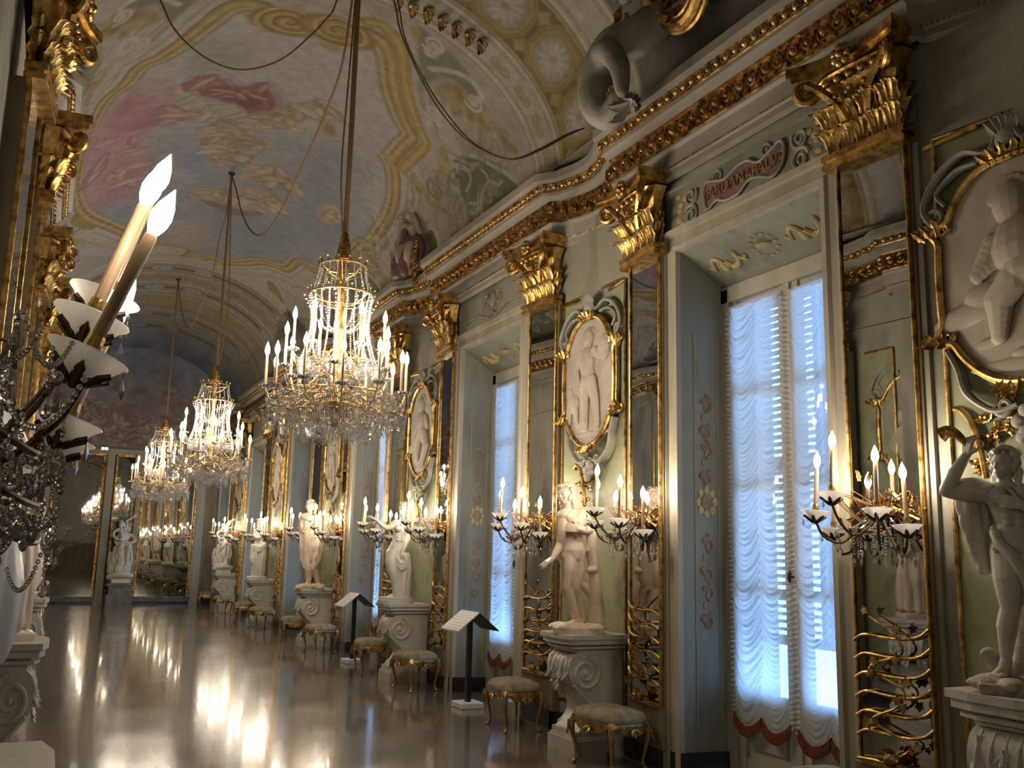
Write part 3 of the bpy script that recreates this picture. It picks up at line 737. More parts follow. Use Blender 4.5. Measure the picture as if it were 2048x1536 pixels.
# the sky itself
P = np.array([(p.x,p.y) for p in cr([(x,y,0) for x,y in sky], 4, True)]); w = cv.win(P, .1); D, ins = cv.dist(P, True, w)
i0,i1,j0,j1 = w; al = np.clip(np.where(ins,D,-D)/.03*.5+.5,0,1)
tY = np.clip((Yg[j0:j1,i0:i1]-10.8)/5.5, 0, 1); cl = np.clip((n1+.6*n3-.45*n2)[j0:j1,i0:i1]*1.3-.15, 0, 1)
warm = np.array((.57,.51,.50)); blue = np.array((.31,.335,.40)); pale = np.array((.56,.53,.52))
skc = warm*(1-tY[...,None])+blue*tY[...,None]; skc = skc + (pale-skc)*(cl*(.55-.15*tY))[...,None]
cv.c[j0:j1,i0:i1] += (skc-cv.c[j0:j1,i0:i1])*al[...,None]
cv.poly(F['bluesky'], (.28,.315,.39), .5, .75); cv.poly(F['cl_grey'], (.40,.40,.34), .15, .8)
cv.poly(F['orangecl'], (.52,.42,.34), .2, .7)
cv.poly(F['pink'], (.58,.30,.36), .25, .95); cv.poly(F['pinkdk'], (.44,.18,.25), .12, .8); cv.poly(F['cl_top'], (.52,.40,.38), .12, .9)
for x, y, r, c in ((142,13.2,.35,(.62,.36,.40)),(130,12.9,.3,(.60,.33,.38)),(136,14.4,.5,(.60,.36,.42)),(128,15.2,.4,(.50,.20,.27)),(139,15.6,.4,(.55,.36,.38)),(133,16.2,.35,(.45,.28,.28))):
    cv.ell((x*KT, y), (r*.8, r), c, .2, .7)
cv.poly(F['maroon'], (.34,.13,.14), .05); cv.poly(F['maroon_dk'], (.20,.07,.09), .06, .9)
for k in range(5): cv.line([(x+.05*k-.1, y+.07*k-.1) for x, y in F['maroon'][2:9]], [(.46,.20,.19),(.22,.08,.09)][k % 2], .04, .04, .5)
cv.poly(F['greendrape'], (.50,.48,.40), .05); 
for k in range(4): cv.line([(x-.03*k, y+.06*k-.08) for x, y in F['greendrape'][1:7]], [(.26,.25,.2),(.60,.57,.49)][k % 2], .035, .03, .7)
SK, SKD, SKL = (.54,.44,.32), (.30,.21,.13), (.63,.53,.41)
for k, c in (('ochrecl',(.47,.40,.27)),('fig_mid',SK),('fig_right',SK),('wing',(.48,.40,.27)),('wing2',(.46,.38,.25)),('low2',SK),('low1',SK),('low3',(.50,.40,.29)),('putto',(.56,.42,.30))):
    cv.poly(F[k], c, .06)
    C0 = np.mean(np.array(F[k]), 0)
    for q, (x, y) in enumerate(F[k]):
        cv.ell((x*.6+C0[0]*.4, y*.6+C0[1]*.4), (.06+.05*(q % 3), .10), [SKL, c, SKD, SK][q % 4], .05, .75, q*.9)
    cv.line(F[k][::2], SKD, .03, .03, .6)
cv.poly(F['lowdk'], (.28,.20,.17), .05, .9); cv.poly(F['lowdk2'], (.30,.21,.14), .05, .9)
cv.poly(F['blue1'], (.30,.36,.55), .12, .8); cv.poly(F['blue2'], (.28,.33,.50), .1, .8)
for k in ('scrollL','scrollR'):
    hd = -1 if k == 'scrollL' else 1
    cv.ell(F[k][0], (.42,.30), GOLDD, .04); cv.ell(F[k][0], (.36,.25), GOLDP, .04)
    cv.scroll(F[k][0], .34, 2.2, (.60,.45,.18), .06, 1.0, hd); cv.scroll(F[k][0], .30, 2.0, GOLDD, .035, 1.2, hd)
def clump(P, n, cols, r, seed, cv=cv):       # crowd of modelled limbs: light side, body colour, dark contour
    rr = random.Random(seed); A = np.array(P); lo, hi = A.min(0), A.max(0)
    for i in range(n):
        x, y = rr.uniform(lo[0],hi[0]), rr.uniform(lo[1],hi[1]); ins = False
        for (x0,y0),(x1,y1) in zip(P, P[1:]+P[:1]):
            if (y0 > y) != (y1 > y) and x < (x1-x0)*(y-y0)/(y1-y0+1e-9)+x0: ins = not ins
        if not ins: continue
        a = rr.uniform(-.6,.6)+(PI/2 if rr.random() < .4 else 0); L = r*rr.uniform(.8,1.6); w_ = L*rr.uniform(.30,.5)
        cv.ell((x,y), (L*1.08,w_*1.2), (.22,.15,.10), .02, .6, a); cv.ell((x,y), (L,w_), cols[i % len(cols)], .02, .95, a)
        cv.ell((x-w_*.3*sin(a),y+w_*.3*cos(a)), (L*.75,w_*.35), (.66,.57,.45), .03, .7, a)
for k, n, r in (('ochrecl',34,.16),('fig_mid',22,.13),('fig_right',22,.12),('low1',34,.14),('low2',26,.13),('low3',26,.12),('wing',16,.16),('putto',14,.12),('greendrape',16,.16)):
    clump(F[k], n, [SK, (.47,.37,.24), SKL, (.40,.32,.22)] if k != 'greendrape' else [(.48,.47,.39),(.40,.40,.32),(.55,.53,.44)], r, len(k)*7+n)
clump(F['maroon'], 22, [(.36,.14,.15),(.28,.09,.11),(.42,.18,.18)], .2, 4); clump(F['pink'], 26, [(.56,.28,.34),(.62,.36,.40),(.50,.24,.30)], .26, 8)
# dense stucco-like scrollwork in the coving on both sides
rr = random.Random(21)
for i in range(210):
    y = 9.7+rr.random()*11; t = rr.random()*30+3; 
    if rr.random() < .5: t = 180-t
    x = t*KT
    cv.line([(x+.16*sin(q*.9+i), y-.3+.15*q) for q in range(5)], [(.27,.24,.18),(.58,.54,.46),(.40,.32,.16),(.33,.30,.22)][i % 4], .05+.04*rr.random(), .02, .55)
    if i % 3 == 0: cv.scroll((x, y), .10+.12*rr.random(), 1.5, [(.60,.56,.49),(.24,.21,.15),(.46,.36,.17)][i % 9//3], .04, rr.random()*6, 1 if i % 2 else -1, .8)
    if i % 5 == 0: cv.ell((x, y), (.07,.16), (.30,.28,.18), .03, .7, rr.random()*3)
# transverse arches
def arch(y0, y1, beads=True):
    band(y0, y1, (.52,.49,.44)); 
    for f, c, wd in ((.02,(.36,.33,.28),.03),(.10,(.60,.57,.52),.05),(.90,(.60,.57,.52),.05),(.98,(.34,.31,.26),.03),(.22,(.42,.38,.31),.03),(.78,(.42,.38,.31),.03)):
        yline(y0+(y1-y0)*f, c, wd)
    if beads:
        for f in (.16, .84):
            for t in np.arange(4, 177, 1.5): cv.ell((t*KT, y0+(y1-y0)*f), (.02,.024), (.52,.40,.20), .012)
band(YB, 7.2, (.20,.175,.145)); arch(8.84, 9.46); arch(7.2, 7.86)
for t in np.arange(8, 175, 11):
    cv.ell((t*KT, 9.15), (.15,.10), (.50,.44,.32), .03); cv.scroll(((t-2)*KT, 9.15), .09, 1.3, (.38,.30,.16), .025, 0); cv.scroll(((t+2)*KT, 9.15), .09, 1.3, (.40,.32,.17), .025, 3, -1)
    cv.ell(((t+5.5)*KT, 9.15), (.05,.13), LIGHT, .03)
band(7.86, 8.84, (.24,.17,.08)); yline(7.88, (.50,.38,.14), .03); yline(8.82, (.50,.38,.14), .03)
for k in range(-1, 10):
    t = 90+19.4*(k-4)
    def octo(f): return [((t*KT+f*x), 8.35+f*y) for x, y in ((.30,.16),(.18,.38),(-.18,.38),(-.30,.16),(-.30,-.16),(-.18,-.38),(.18,-.38),(.30,-.16))]
    cv.poly(octo(1.12), (.42,.32,.11), .02, 1, False); cv.poly(octo(1.03), (.20,.14,.06), .02, 1, False); cv.poly(octo(.98), (.48,.37,.14), .02, 1, False); cv.poly(octo(.86), (.30,.22,.12), .02, 1, False); cv.poly(octo(.80), (.44,.38,.32), .02, 1, False)
    cv.ell((t*KT, 8.35), (.20,.27), (.60,.57,.52), .03, 1, 0, 12); cv.ell((t*KT, 8.35), (.12,.16), (.48,.44,.38), .04, .8, 0, 8); cv.ell((t*KT, 8.35), (.045,.06), (.50,.38,.18), .02)
    for s in (-1, 1): cv.poly([((t+9.7)*KT+.09, 8.35+s*.30), ((t+9.7)*KT, 8.35+s*.42), ((t+9.7)*KT-.09, 8.35+s*.30), ((t+9.7)*KT, 8.35+s*.16)], (.46,.36,.15), .02, 1, False)
# far ribbed arch with rosettes and garlands
m = (ysv >= 20.85) & (ysv < 28.4); cv.c[m] = np.array((.38,.32,.24))*(.85+.3*n2[m])[...,None]
for y in np.arange(20.9, 28.4, .42): yline(y, (.50,.45,.37) if int(y*10) % 3 else (.28,.23,.17), .12, .7)
arch(20.75, 21.3); 
for y in (21.75, 23.5, 26.4, 28.0):
    yline(y-.42, (.52,.48,.41), .1); yline(y+.42, (.50,.45,.38), .08)
    for t in (99.4, 80.5, 30, 150):
        cv.ell((t*KT, y), (.23,.28), (.20,.19,.17), .04); cv.ell((t*KT, y), (.19,.23), (.55,.52,.47), .04); cv.ell((t*KT, y), (.12,.15), (.30,.29,.27), .04); cv.ell((t*KT, y), (.06,.08), (.55,.52,.48), .03)
    for t in list(np.arange(38, 75, 1.3))+list(np.arange(106, 143, 1.3))+list(np.arange(85, 95, 1.3)): cv.ell((t*KT, y), (.045,.06), (.14,.11,.08), .03)
for t in (60, 118, 90): cv.ell((t*KT, 24.9), (.5,.45), (.40,.33,.12), .1, .8)
m = (ysv >= 28.4); cv.c[m] = np.array((.36,.38,.45))*(.7+.5*n1[m])[...,None]

vm = MB(); 
ca, sa = np.cos(np.radians(ts)), np.sin(np.radians(ts))
VX = np.empty((H_, W_, 3)); VX[...,0] = XC+VA_*ca; VX[...,1] = Yg; VX[...,2] = VZ+VB_*sa
def gridmesh(name, V, C, mat):
    h, w = V.shape[:2]; me = bpy.data.meshes.new(name); idx = np.arange(h*w).reshape(h, w)
    f = np.stack([idx[:-1,:-1], idx[:-1,1:], idx[1:,1:], idx[1:,:-1]], -1).reshape(-1, 4)
    me.vertices.add(h*w); me.vertices.foreach_set('co', V.reshape(-1))
    me.loops.add(f.size); me.loops.foreach_set('vertex_index', f.reshape(-1).astype(np.int32))
    me.polygons.add(len(f)); me.polygons.foreach_set('loop_start', np.arange(0, f.size, 4, dtype=np.int32)); me.polygons.foreach_set('loop_total', np.full(len(f), 4, np.int32))
    me.update(); me.polygons.foreach_set('use_smooth', np.ones(len(f), bool))
    at = me.color_attributes.new('paint', 'FLOAT_COLOR', 'POINT'); at.data.foreach_set('color', np.concatenate([np.clip(C,0,1), np.ones(C.shape[:2]+(1,))], -1).reshape(-1))
    me.materials.append(mat); return link(name, me)
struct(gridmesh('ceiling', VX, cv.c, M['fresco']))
# painted lunette on the end wall
lx = np.linspace(-.6, 5, 240); lz = np.linspace(4.6, 7.9, 150)
lc = Canvas(lx, lz, (.22,.18,.16)); h2, w2 = lc.c.shape[:2]; a1 = vnoise((h2, w2), (16,12)); a2 = vnoise((h2, w2), (7,9)); zz = lz[:,None]*np.ones((1, w2))
mixs = np.clip((zz-6.2)/.9+(a1-.5)*1.2, 0, 1)[...,None]
lc.c = np.array((.40,.31,.28))*(.7+.7*a2)[...,None]*(1-mixs)+np.array((.34,.37,.46))*(.75+.5*a1)[...,None]*mixs
for i in range(70):
    x = .2+4*rng.random(); z = 4.9+1.6*rng.random()*(1-abs(x-2.2)/4); r = .12+.22*rng.random()
    lc.ell((x, z), (r*.5, r), [(.44,.34,.28),(.36,.18,.16),(.26,.19,.17),(.50,.42,.37),(.30,.24,.26),(.40,.30,.22)][i % 6], .12, .75, rng.random()*3)
for i in range(9):
    x = .5+3.4*rng.random(); z = 5.0+1.3*rng.random()*(1-abs(x-2.2)/3.4)
    clump([(x-.35,z-.25),(x+.3,z-.3),(x+.42,z+.1),(x+.1,z+.4),(x-.3,z+.25)], 16, [(.50,.39,.31),(.40,.20,.18),(.56,.46,.38),(.33,.24,.2)], .16, i+30, lc)
lc.line([(-.6,4.66),(5,4.66)], (.42,.38,.32), .12)
LX = np.empty((h2, w2, 3)); LX[...,0] = lx[None,:]; LX[...,1] = YE-.01; LX[...,2] = zz
struct(gridmesh('wall_end_lunette', LX, lc.c, M['fresco']))
# gilded stucco leaves along the near arch
for nm, tt in (('arch', [(y, t) for t, y in zip(np.linspace(74, 50, 7), np.linspace(9.25, 9.05, 7))]),):
    g = MB()
    for i, (y, t) in enumerate(tt):
        c = Vector(vpt(t, y, .03))
        for q in range(4):
            dx = Vector(vpt(t-1.6, y, .05))-Vector(vpt(t, y, .03))
            g.leaf(c+Vector((0,(q-1.5)*.035,0)), dx+Vector((0,(q-1.5)*.04,0)), (0,0,-1), .07, .13, .7)
        g.ball(c, .035, 8, 6)
    trim(g, M['goldd'])
# ------------------------------------------------------------------ mirror pilasters with gilded capitals
ORD = ['nearest', 'second', 'third', 'fourth', 'fifth', 'sixth']
def capital_parts(root):
    c = MB()
    for i, (w, d, z0, z1) in enumerate(((.335,.10,4.44,4.475),(.31,.085,4.475,4.50),(.335,.105,4.50,4.545))):
        c.box(-w, w, -d, .02, z0, z1)
    # bell
    vs = []
    for z, w, d in ((4.545,.25,.06),(4.8,.25,.09),(5.0,.30,.14),(5.08,.36,.18)):
        vs += [(-w,.02,z),(-w,-d*.6,z),(-w*.6,-d,z),(0,-d*1.05,z),(w*.6,-d,z),(w,-d*.6,z),(w,.02,z)]
    c.add(vs, [(r*7+i, r*7+i+1, (r+1)*7+i+1, (r+1)*7+i) for r in range(3) for i in range(6)])
    for row, (z, h, n, w) in enumerate(((4.55,.24,5,.13),(4.66,.30,4,.14))):
        for i in range(n):
            x = (i-(n-1)/2)*(.50/(n-1))*.98; a = x*1.2
            for dx in (-.3,0,.3): c.leaf((x+dx*w*.55, -.07-.02*row, z-.01*abs(dx)), (dx*.35,0,1), (a*.6+dx*.5,-1,0), w*.62, h*(1-.15*abs(dx)), .62)
    for s in (-1, 1):
        for dz in (0, .1): c.leaf((s*.25, -.02, 4.56+dz), (s*.15,0,1), (s,-.25,0), .12, .26, .6)
        c.tube(cr([(s*.08,-.10,4.70),(s*.14,-.16,4.86),(s*.26,-.20,4.99),(s*.33,-.23,5.05)],5), [.03,.032,.034,.036,.038]*3+[.04], 7)
    for q in range(5):
        c.ball((-.2+.1*q, -.185, 5.02), (.033,.03,.035), 8, 6)
    for q in range(9): c.ball((-.16+.04*q, -.17-.02*sin(q*2), 4.90+.02*cos(q*1.7)), .022, 6, 5)
    k = c.build('capital', M['gold'], root)
    a = MB(); n = 14
    for z0, z1, g in ((5.09,5.13,.0),(5.13,5.20,.025)):
        pl = []
        for i in range(n+1):
            t = i/n*2-1; pl.append((t*(.42+g), -.19-g-.10*(abs(t)**2.2)))
        pl += [(.40+g,-.12),(.38+g,.02),(-.38-g,.02),(-.40-g,-.12)]
        a.prism(pl, 'z', z0, z1)
    a.build('abacus', M['gold'], k, sharp=40)
    for s in (-1, 1):
        v = MB(); ex = Vector((s*.8,-.6,0))
        v.spiral((s*.335,-.235,5.0), ex, (0,0,1), .085, .015, 1.8, .036, .018, start=PI*.9 if s > 0 else PI*.9, n=36, seg=8)
        v.ball((s*.335,-.235,5.0), .024, 8, 6)
        v.build('volute', M['gold'], k)
    r = MB()
    for q in range(7): r.ball((.055*cos(q*2*PI/7), -.265, 5.13+.055*sin(q*2*PI/7)), (.034,.022,.034), 8, 6)
    r.ball((0,-.28,5.13), .028, 8, 6); r.build('rosette', M['gold'], k)
def vine_leaf(mb, c, r, a):
    pts = []
    for k in range(10):
        th = a + 2*PI*k/10; q = r*(1 if k % 2 == 0 else .55); pts.append((c[0]+q*cos(th), c[2]+q*sin(th)))
    mb.prism(pts, 'y', c[1]-.012, c[1]+.004)
def pilaster(flip, label, loc, rz, group):
    t = thing('mirror_pilaster', label, 'mirror', loc, rz, group)
    b = MB(); b.box(-.30,.30,.005,.14,.17,4.45); b.box(-.31,.31,-.02,.14,.17,.50); b.build('pilaster_shaft', M['brownbody'], t, smooth=False)
    for z0, z1 in ((.53,3.28),(3.286,4.44)):
        g = MB(); g.box(-.255,.255,-.012,.004,z0,z1); g.build('mirror_pane', M['mirror'], t, smooth=False)
    f = MB()
    for x in (-.27, .27):
        f.box(x-.010,x+.010,-.022,.01,.50,4.445); f.tube([(x,-.022,.50),(x,-.022,4.445)], .0075, 6)
    f.box(-.27,.27,-.03,.01,.50,.53)
    f.build('gilt_frame', M['gold'], t, sharp=30)
    capital_parts(t)
    s = -1 if flip else 1
    for i in range(7):
        z = .56 + i*.115
        if i == 0: z = .535
        pts = [(s*-.275,-.03,z-.0),(s*-.18,-.05,z+.042),(s*-.03,-.055,z+.035),(s*.12,-.05,z+.035),(s*.22,-.045,z+.06),(s*.275,-.03,z+.105)] if i else [(-.27,-.05,z),(-.1,-.06,z+.01),(.1,-.06,z-.005),(.27,-.05,z)]
        r = MB(); r.tube(cr(pts,5), .0105, 7); r.build('trellis_rail', M['gold'], t)
    v = MB(); v2 = MB(); zz = .56; pts = []
    for i in range(9):
        pts.append((s*(.02+.15*sin(i*2.2)), -.075, .57+i*.105))
    v.tube(cr(pts,5), .008, 5)
    rr = random.Random(3 + flip)
    for i in range(15):
        p = pts[i % 9]; vine_leaf(v2, (max(-.2,min(.2,p[0]+rr.uniform(-.07,.07))), -.085, p[2]+rr.uniform(-.04,.05)), rr.uniform(.022,.042), rr.random()*6)
    v.ball((0,-.075,.57), (.06,.03,.045), 9, 6)
    for q in range(6): v.leaf((0,-.07,.57), (cos(q*PI/5),0,sin(q*PI/5)), (0,-1,0), .05, .10, .5)
    v.build('vine_stem', M['goldd'], t); v2.build('vine_leaves', M['goldd'], t, smooth=False)
    return t
CANT = math.radians(5)
PW = [(yw, s) for yw in YW[1:] for s in (-1, 1)]       # near and far side of each window
protoP = {}
def put_pil(flip, label, loc, rz, group):
    if flip not in protoP: protoP[flip] = pilaster(flip, label, loc, rz, group)
    else: dup(protoP[flip], label, loc, rz, group)
PILPOS = []
for i, yw in enumerate(YW[1:]):
    for s in (-1, 1):
        lab = 'gilded mirror pilaster on the %s side of the %s curtained window' % ('near' if s < 0 else 'far', ORD[i])
        y = yw + (1.35 if s > 0 else (-1.38 if i == 0 else -1.50))
        if y > 31: continue
        PILPOS.append((WX-.05, y, s, i))
        put_pil(s > 0, lab, (WX-.05, y, 0), -PI/2 + (-CANT if s > 0 else CANT), 'mirror pilasters along the window wall')
LEFTP = [(6.25,'nearest'),(8.50,'second'),(11.7,'third'),(13.9,'fourth'),(17.1,'fifth')]
for i, (y, o) in enumerate(LEFTP):
    put_pil(i % 2, '%s gilded mirror pilaster on the wall beside the viewer' % o, (mir(WX-.12), y, 0), PI/2 + (CANT if i % 2 else -CANT), 'mirror pilasters on the wall opposite the windows')

# ------------------------------------------------------------------ relief medallions
OUT = [(0,.66),(.17,.645),(.29,.57),(.375,.47),(.43,.385),(.50,.375),(.535,.32),(.50,.26),(.505,.1),(.505,-.1),(.50,-.26),(.535,-.32),(.50,-.375),(.43,-.385),(.375,-.46),(.29,-.55),(.16,-.635)]
OUT = OUT + [(0,-.67)] + [(-x,z) for x,z in reversed(OUT[1:])]
outl = [(p.x, p.z) for p in cr([(x,0,z) for x,z in OUT], 4, True)]
def putto(mb, kind):
    F_ = .27
    def e(c, r, rot=0): mb.ball((c[0],-.01,c[1]), (r[0], r[2]*F_ if len(r) > 2 else min(r[0],r[1])*F_*1.5, r[1]), 14, 8, Matrix.Rotation(-rot,3,'Y'))
    def limb(pts, rs): 
        q = [Vector((x,-.012-.25*r,z)) for (x,z), r in zip(pts, rs)]
        for i in range(len(q)-1):
            n = 5
            for k in range(n+1):
                t = k/n; p = q[i].lerp(q[i+1], t); r = rs[i]+(rs[i+1]-rs[i])*t; mb.ball(p, (r,r*.42,r), 10, 6)
    if kind == 0:      # seated child playing pipes
        e((.0,.34),(.105,.12,.2)); 
        for q in range(9): e((.0+.10*cos(.4+q*.32),.36+.10*sin(.4+q*.32)),(.035,.035))
        e((-.035,.315),(.018,.012)); e((.03,.31),(.018,.012)); e((.0,.285),(.016,.03)); e((.0,.25),(.025,.012)); e((-.06,.27),(.03,.03)); e((.06,.27),(.03,.03))
        e((.03,.10),(.15,.17,.25)); e((.06,-.03),(.15,.12,.25)); 
        limb([(-.11,.15),(-.20,.0),(-.05,.06)],[.055,.048,.03]); limb([(.16,.15),(.22,.04),(.06,.08)],[.055,.045,.03])
        limb([(.0,.2),(.02,.02)],[.014,.016])
        limb([(.0,-.08),(-.08,-.16),(-.10,-.34)],[.095,.085,.05]); e((-.17,-.37),(.075,.032)); limb([(.16,-.08),(.22,-.20),(.10,-.40)],[.095,.085,.05]); e((.02,-.45),(.075,.032))
        for q in range(4): e((-.175-.02*q,-.385),(.013,.013))
        e((-.3,-.20),(.20,.07),.2); e((-.18,-.12),(.12,.08)); e((.05,-.5),(.34,.04))
    else:              # standing child with basket and a dog
        e((.0,.40),(.085,.10,.2)); e((.0,.455),(.095,.05)); e((-.02,.375),(.014,.03)); e((.03,.40),(.016,.01)); e((-.05,.40),(.016,.01)); e((0,.335),(.03,.014))
        e((-.02,.18),(.125,.15,.25)); e((.0,.04),(.11,.10)); 
        limb([(-.11,.26),(-.20,.14),(-.17,.0)],[.05,.042,.03]); limb([(.10,.26),(.2,.2),(.24,.28)],[.05,.042,.03])
        e((.25,.27),(.10,.13)); 
        for q in range(3): e((.25,.20+.06*q),(.11,.02))
        limb([(-.04,-.02),(-.05,-.2),(-.04,-.40)],[.08,.065,.04]); limb([(.07,-.02),(.12,-.18),(.16,-.40)],[.08,.065,.04]); e((-.08,-.43),(.06,.028)); e((.13,-.44),(.06,.028))
        e((-.27,-.18),(.11,.09)); limb([(-.22,-.22),(-.2,-.34)],[.05,.03]); limb([(-.32,-.22),(-.33,-.34)],[.05,.03]); e((-.33,-.08),(.06,.06)); e((.0,-.48),(.36,.03))
protoM = {}
def medallion(kind, label, loc, rz, group):
    t = thing('wall_mounted_medallion', label, 'relief', loc, rz, group)
    g = MB(); g.prism(outl, 'y', -.012, .03)
    g.build('ground', M['relief'], t, sharp=30)
    p = MB(); p.m = Matrix.Diagonal((1.18,1.1,1.14,1)); putto(p, kind); p.blend('relief_child', M['relief'], t, .0055, 3)
    f = MB(); q = [(x,-.03,z) for x, z in outl]
    f.tube(q+q[:1], .024, 8); f.tube([(x*1.035,-.015,z*1.03) for x,_,z in q+q[:1]], .014, 6)
    for (x, z), n in (((0,.67),5),((0,-.68),5),((.53,.34),3),((-.53,.34),3),((.53,-.34),3),((-.53,-.34),3)):
        sg = 1 if z > 0 else -1
        for k in range(n):
            d = (k-(n-1)/2); f.leaf((x+d*.045,-.035,z-sg*.03), (d*.5+ (x*1.2 if n == 3 else 0),0,sg), (0,-1,0), .07, .13, .45)
        for s in (-1, 1): f.spiral((x+s*.075,-.03,z), (s,0,0), (0,0,sg), .045, .01, 1.3, .014, .01, start=-.5, n=18, seg=6)
    f.build('gilt_frame', M['gold'], t)
    s_ = MB(); s2 = MB()                          # grey shell-work crest and apron behind the frame
    for s in (-1, 1):
        s_.tube(cr([(s*.50,.0,.36),(s*.60,0,.52),(s*.50,0,.70),(s*.30,0,.80),(s*.12,0,.74),(s*.05,0,.86)],6), [.05-.0006*i for i in range(31)], 8, True, .6)
        s_.tube(cr([(s*.44,.0,.50),(s*.50,0,.60),(s*.36,0,.70),(s*.2,0,.70)],6), .03, 8, True, .6)
        s_.spiral((s*.53,.0,.44), (s,0,0), (0,0,1), .07, .01, 1.4, .025, .014, n=24, seg=7)
        s2.tube(cr([(s*.48,.0,-.42),(s*.42,0,-.54),(s*.37,0,-.70),(s*.2,0,-.82),(s*.05,0,-.80)],6), [.045-.0008*i for i in range(25)], 8, True, .6)
        s2.spiral((s*.14,.0,-.80), (s,0,0), (0,0,-1), .06, .01, 1.3, .02, .012, n=24, seg=7)
        l = MB(); l.box(min(s*.60,s*.2),max(s*.60,s*.2),-.0,.02,.93,.955); l.build('gilt_fillet', M['gold'], t, smooth=False)
    for k in range(5): s_.leaf((0,-.0,.74), ((k-2)*.3,0,1), (0,-1,0), .10, .22, .4)
    s_.ball((0,0,.78), (.08,.05,.08), 10, 8)
    for k in range(6): s2.ball((.05*sin(k*2.4),-.01,-.84-.03*k), (.05,.03,.04), 8, 6)
    s_.build('stucco_crest', M['stucco'], t); s2.build('stucco_apron', M['stucco'], t)
    return t
for i, yp in enumerate(YP):
    kind = i % 2; y = yp + .03 + (.07 if i == 0 else 0)
    lab = ['large oval relief of a seated child above the nearest statue','oval relief of a standing child with basket between two mirrors','gilt-framed oval relief above the third statue along the wall','gilt-framed oval relief above the fourth statue along the wall','gilt-framed oval relief above the fifth statue along the wall','gilt-framed oval relief above the farthest statue by the end wall'][i]
    loc = (WX+.02, y, 3.50 if i else 3.44)
    if kind not in protoM: protoM[kind] = medallion(kind, lab, loc, -PI/2, 'oval relief medallions')
    else: dup(protoM[kind], lab, loc, -PI/2, 'oval relief medallions')
for i, yp in enumerate((7.4, 12.8)):
    dup(protoM[i], ['nearest oval relief on the wall opposite the windows','second oval relief on the wall opposite the windows'][i], (mir(WX+.085), yp, 3.40), PI/2, 'oval reliefs opposite the windows')
# gilded foliage sprays on the niche panels
for i, yp in enumerate(YP[:4]):
    t = thing('wall_mounted_foliage', 'gilded %s spray of leaves on the olive panel behind the %s statue' % ('horn-shaped' if i == 0 else 'slender', ORD[i]), 'ornament', (WX+.09, yp+.38 if i == 0 else yp+.14, 2.34), -PI/2, 'gilded sprays on the olive panels')
    g = MB(); rr = random.Random(i)
    g.tube(cr([(-.26,-.03,.30),(-.20,-.04,.33),(-.12,-.05,.27),(-.06,-.05,.12),(-.02,-.05,-.1)],6), [.03,.026,.024]+[.02]*22, 7)
    for q in range(34):
        a = rr.random(); x = -.16+.34*rr.random(); z = .28-.5*a*rr.random()+ .1*sin(x*9)
        g.leaf((x,-.02,z), (rr.uniform(-1,1),0,rr.uniform(-1,1)), (0,-1,0), .045, .085, .5)
    for q in range(10): g.ball((-.1+.26*rr.random(),-.04,-.1+.38*rr.random()), .016, 6, 5)
    g.build('gilt_leaves', M['gold'], t)

# ------------------------------------------------------------------ wall sconces
def candle_arm_meshes():
    c = MB(); c.lathe([(.0125,0),(.0135,.005),(.0135,.232),(.011,.238),(.004,.24)], 10); candle = c.mesh('candle', M['candle'])
    b = MB(); b.lathe([(.006,.236),(.012,.242),(.020,.262),(.0225,.280),(.018,.304),(.008,.328),(.001,.345)], 10); bulb = b.mesh('bulb', M['bulb']); bs = b.mesh('bulb', M['bulbs']); bf = b.mesh('bulb', M['bulbf']); bd = b.mesh('bulb', M['bulbdim'])
    s = MB(); s.lathe([(.004,-.045),(.013,-.035),(.016,-.02),(.012,-.01),(.019,.0),(.021,.03),(.018,.05),(.0,.05)], 10); sock = s.mesh('socket', M['brass'])
    p = MB(); p.lathe([(.012,-.055),(.03,-.05),(.055,-.030),(.074,-.006),(.088,.004),(.088,.008),(.072,.0),(.052,-.022),(.028,-.04),(.01,-.042)], 20); cup = p.mesh('drip_cup', M['porcelain'])
    l = MB()
    for k in range(6):
        a = k*PI/3; l.leaf((.012*cos(a),.012*sin(a),-.062), (cos(a)*.80,sin(a)*.80,.60), (cos(a)*.5,sin(a)*.5,-.75), .028, .070, .04, 6)
    l.ball((0,0,-.062), .014, 8, 6); leaf = l.mesh('leaf_cup', M['bronze'])
    return candle, bulb, bd, sock, cup, leaf, bs, bf
CM = candle_arm_meshes()
dm = MB(); dm.octa((0,0,-.012), .006, .009); dm.add([(.011,0,-.05),(0,.007,-.05),(-.011,0,-.05),(0,-.007,-.05),(0,0,-.022),(0,0,-.072)], [(0,1,4),(1,2,4),(2,3,4),(3,0,4),(1,0,5),(2,1,5),(3,2,5),(0,3,5)])
DROP = dm.mesh('crystal_drop', M['crystal'], False)
def strand_pts(a, b, sag, n):
    a, b = Vector(a), Vector(b); return [a.lerp(b, i/n) - Vector((0,0,sag*4*(i/n)*(1-i/n))) for i in range(n+1)]
def beads(mb, pts, r):
    for p in pts: mb.octa(p, r, r*1.25)
ARMS = [(-68,.30,-.10,1),(-36,.40,.0,1),(0,.44,.10,1),(36,.40,.0,1),(68,.30,-.09,1)]
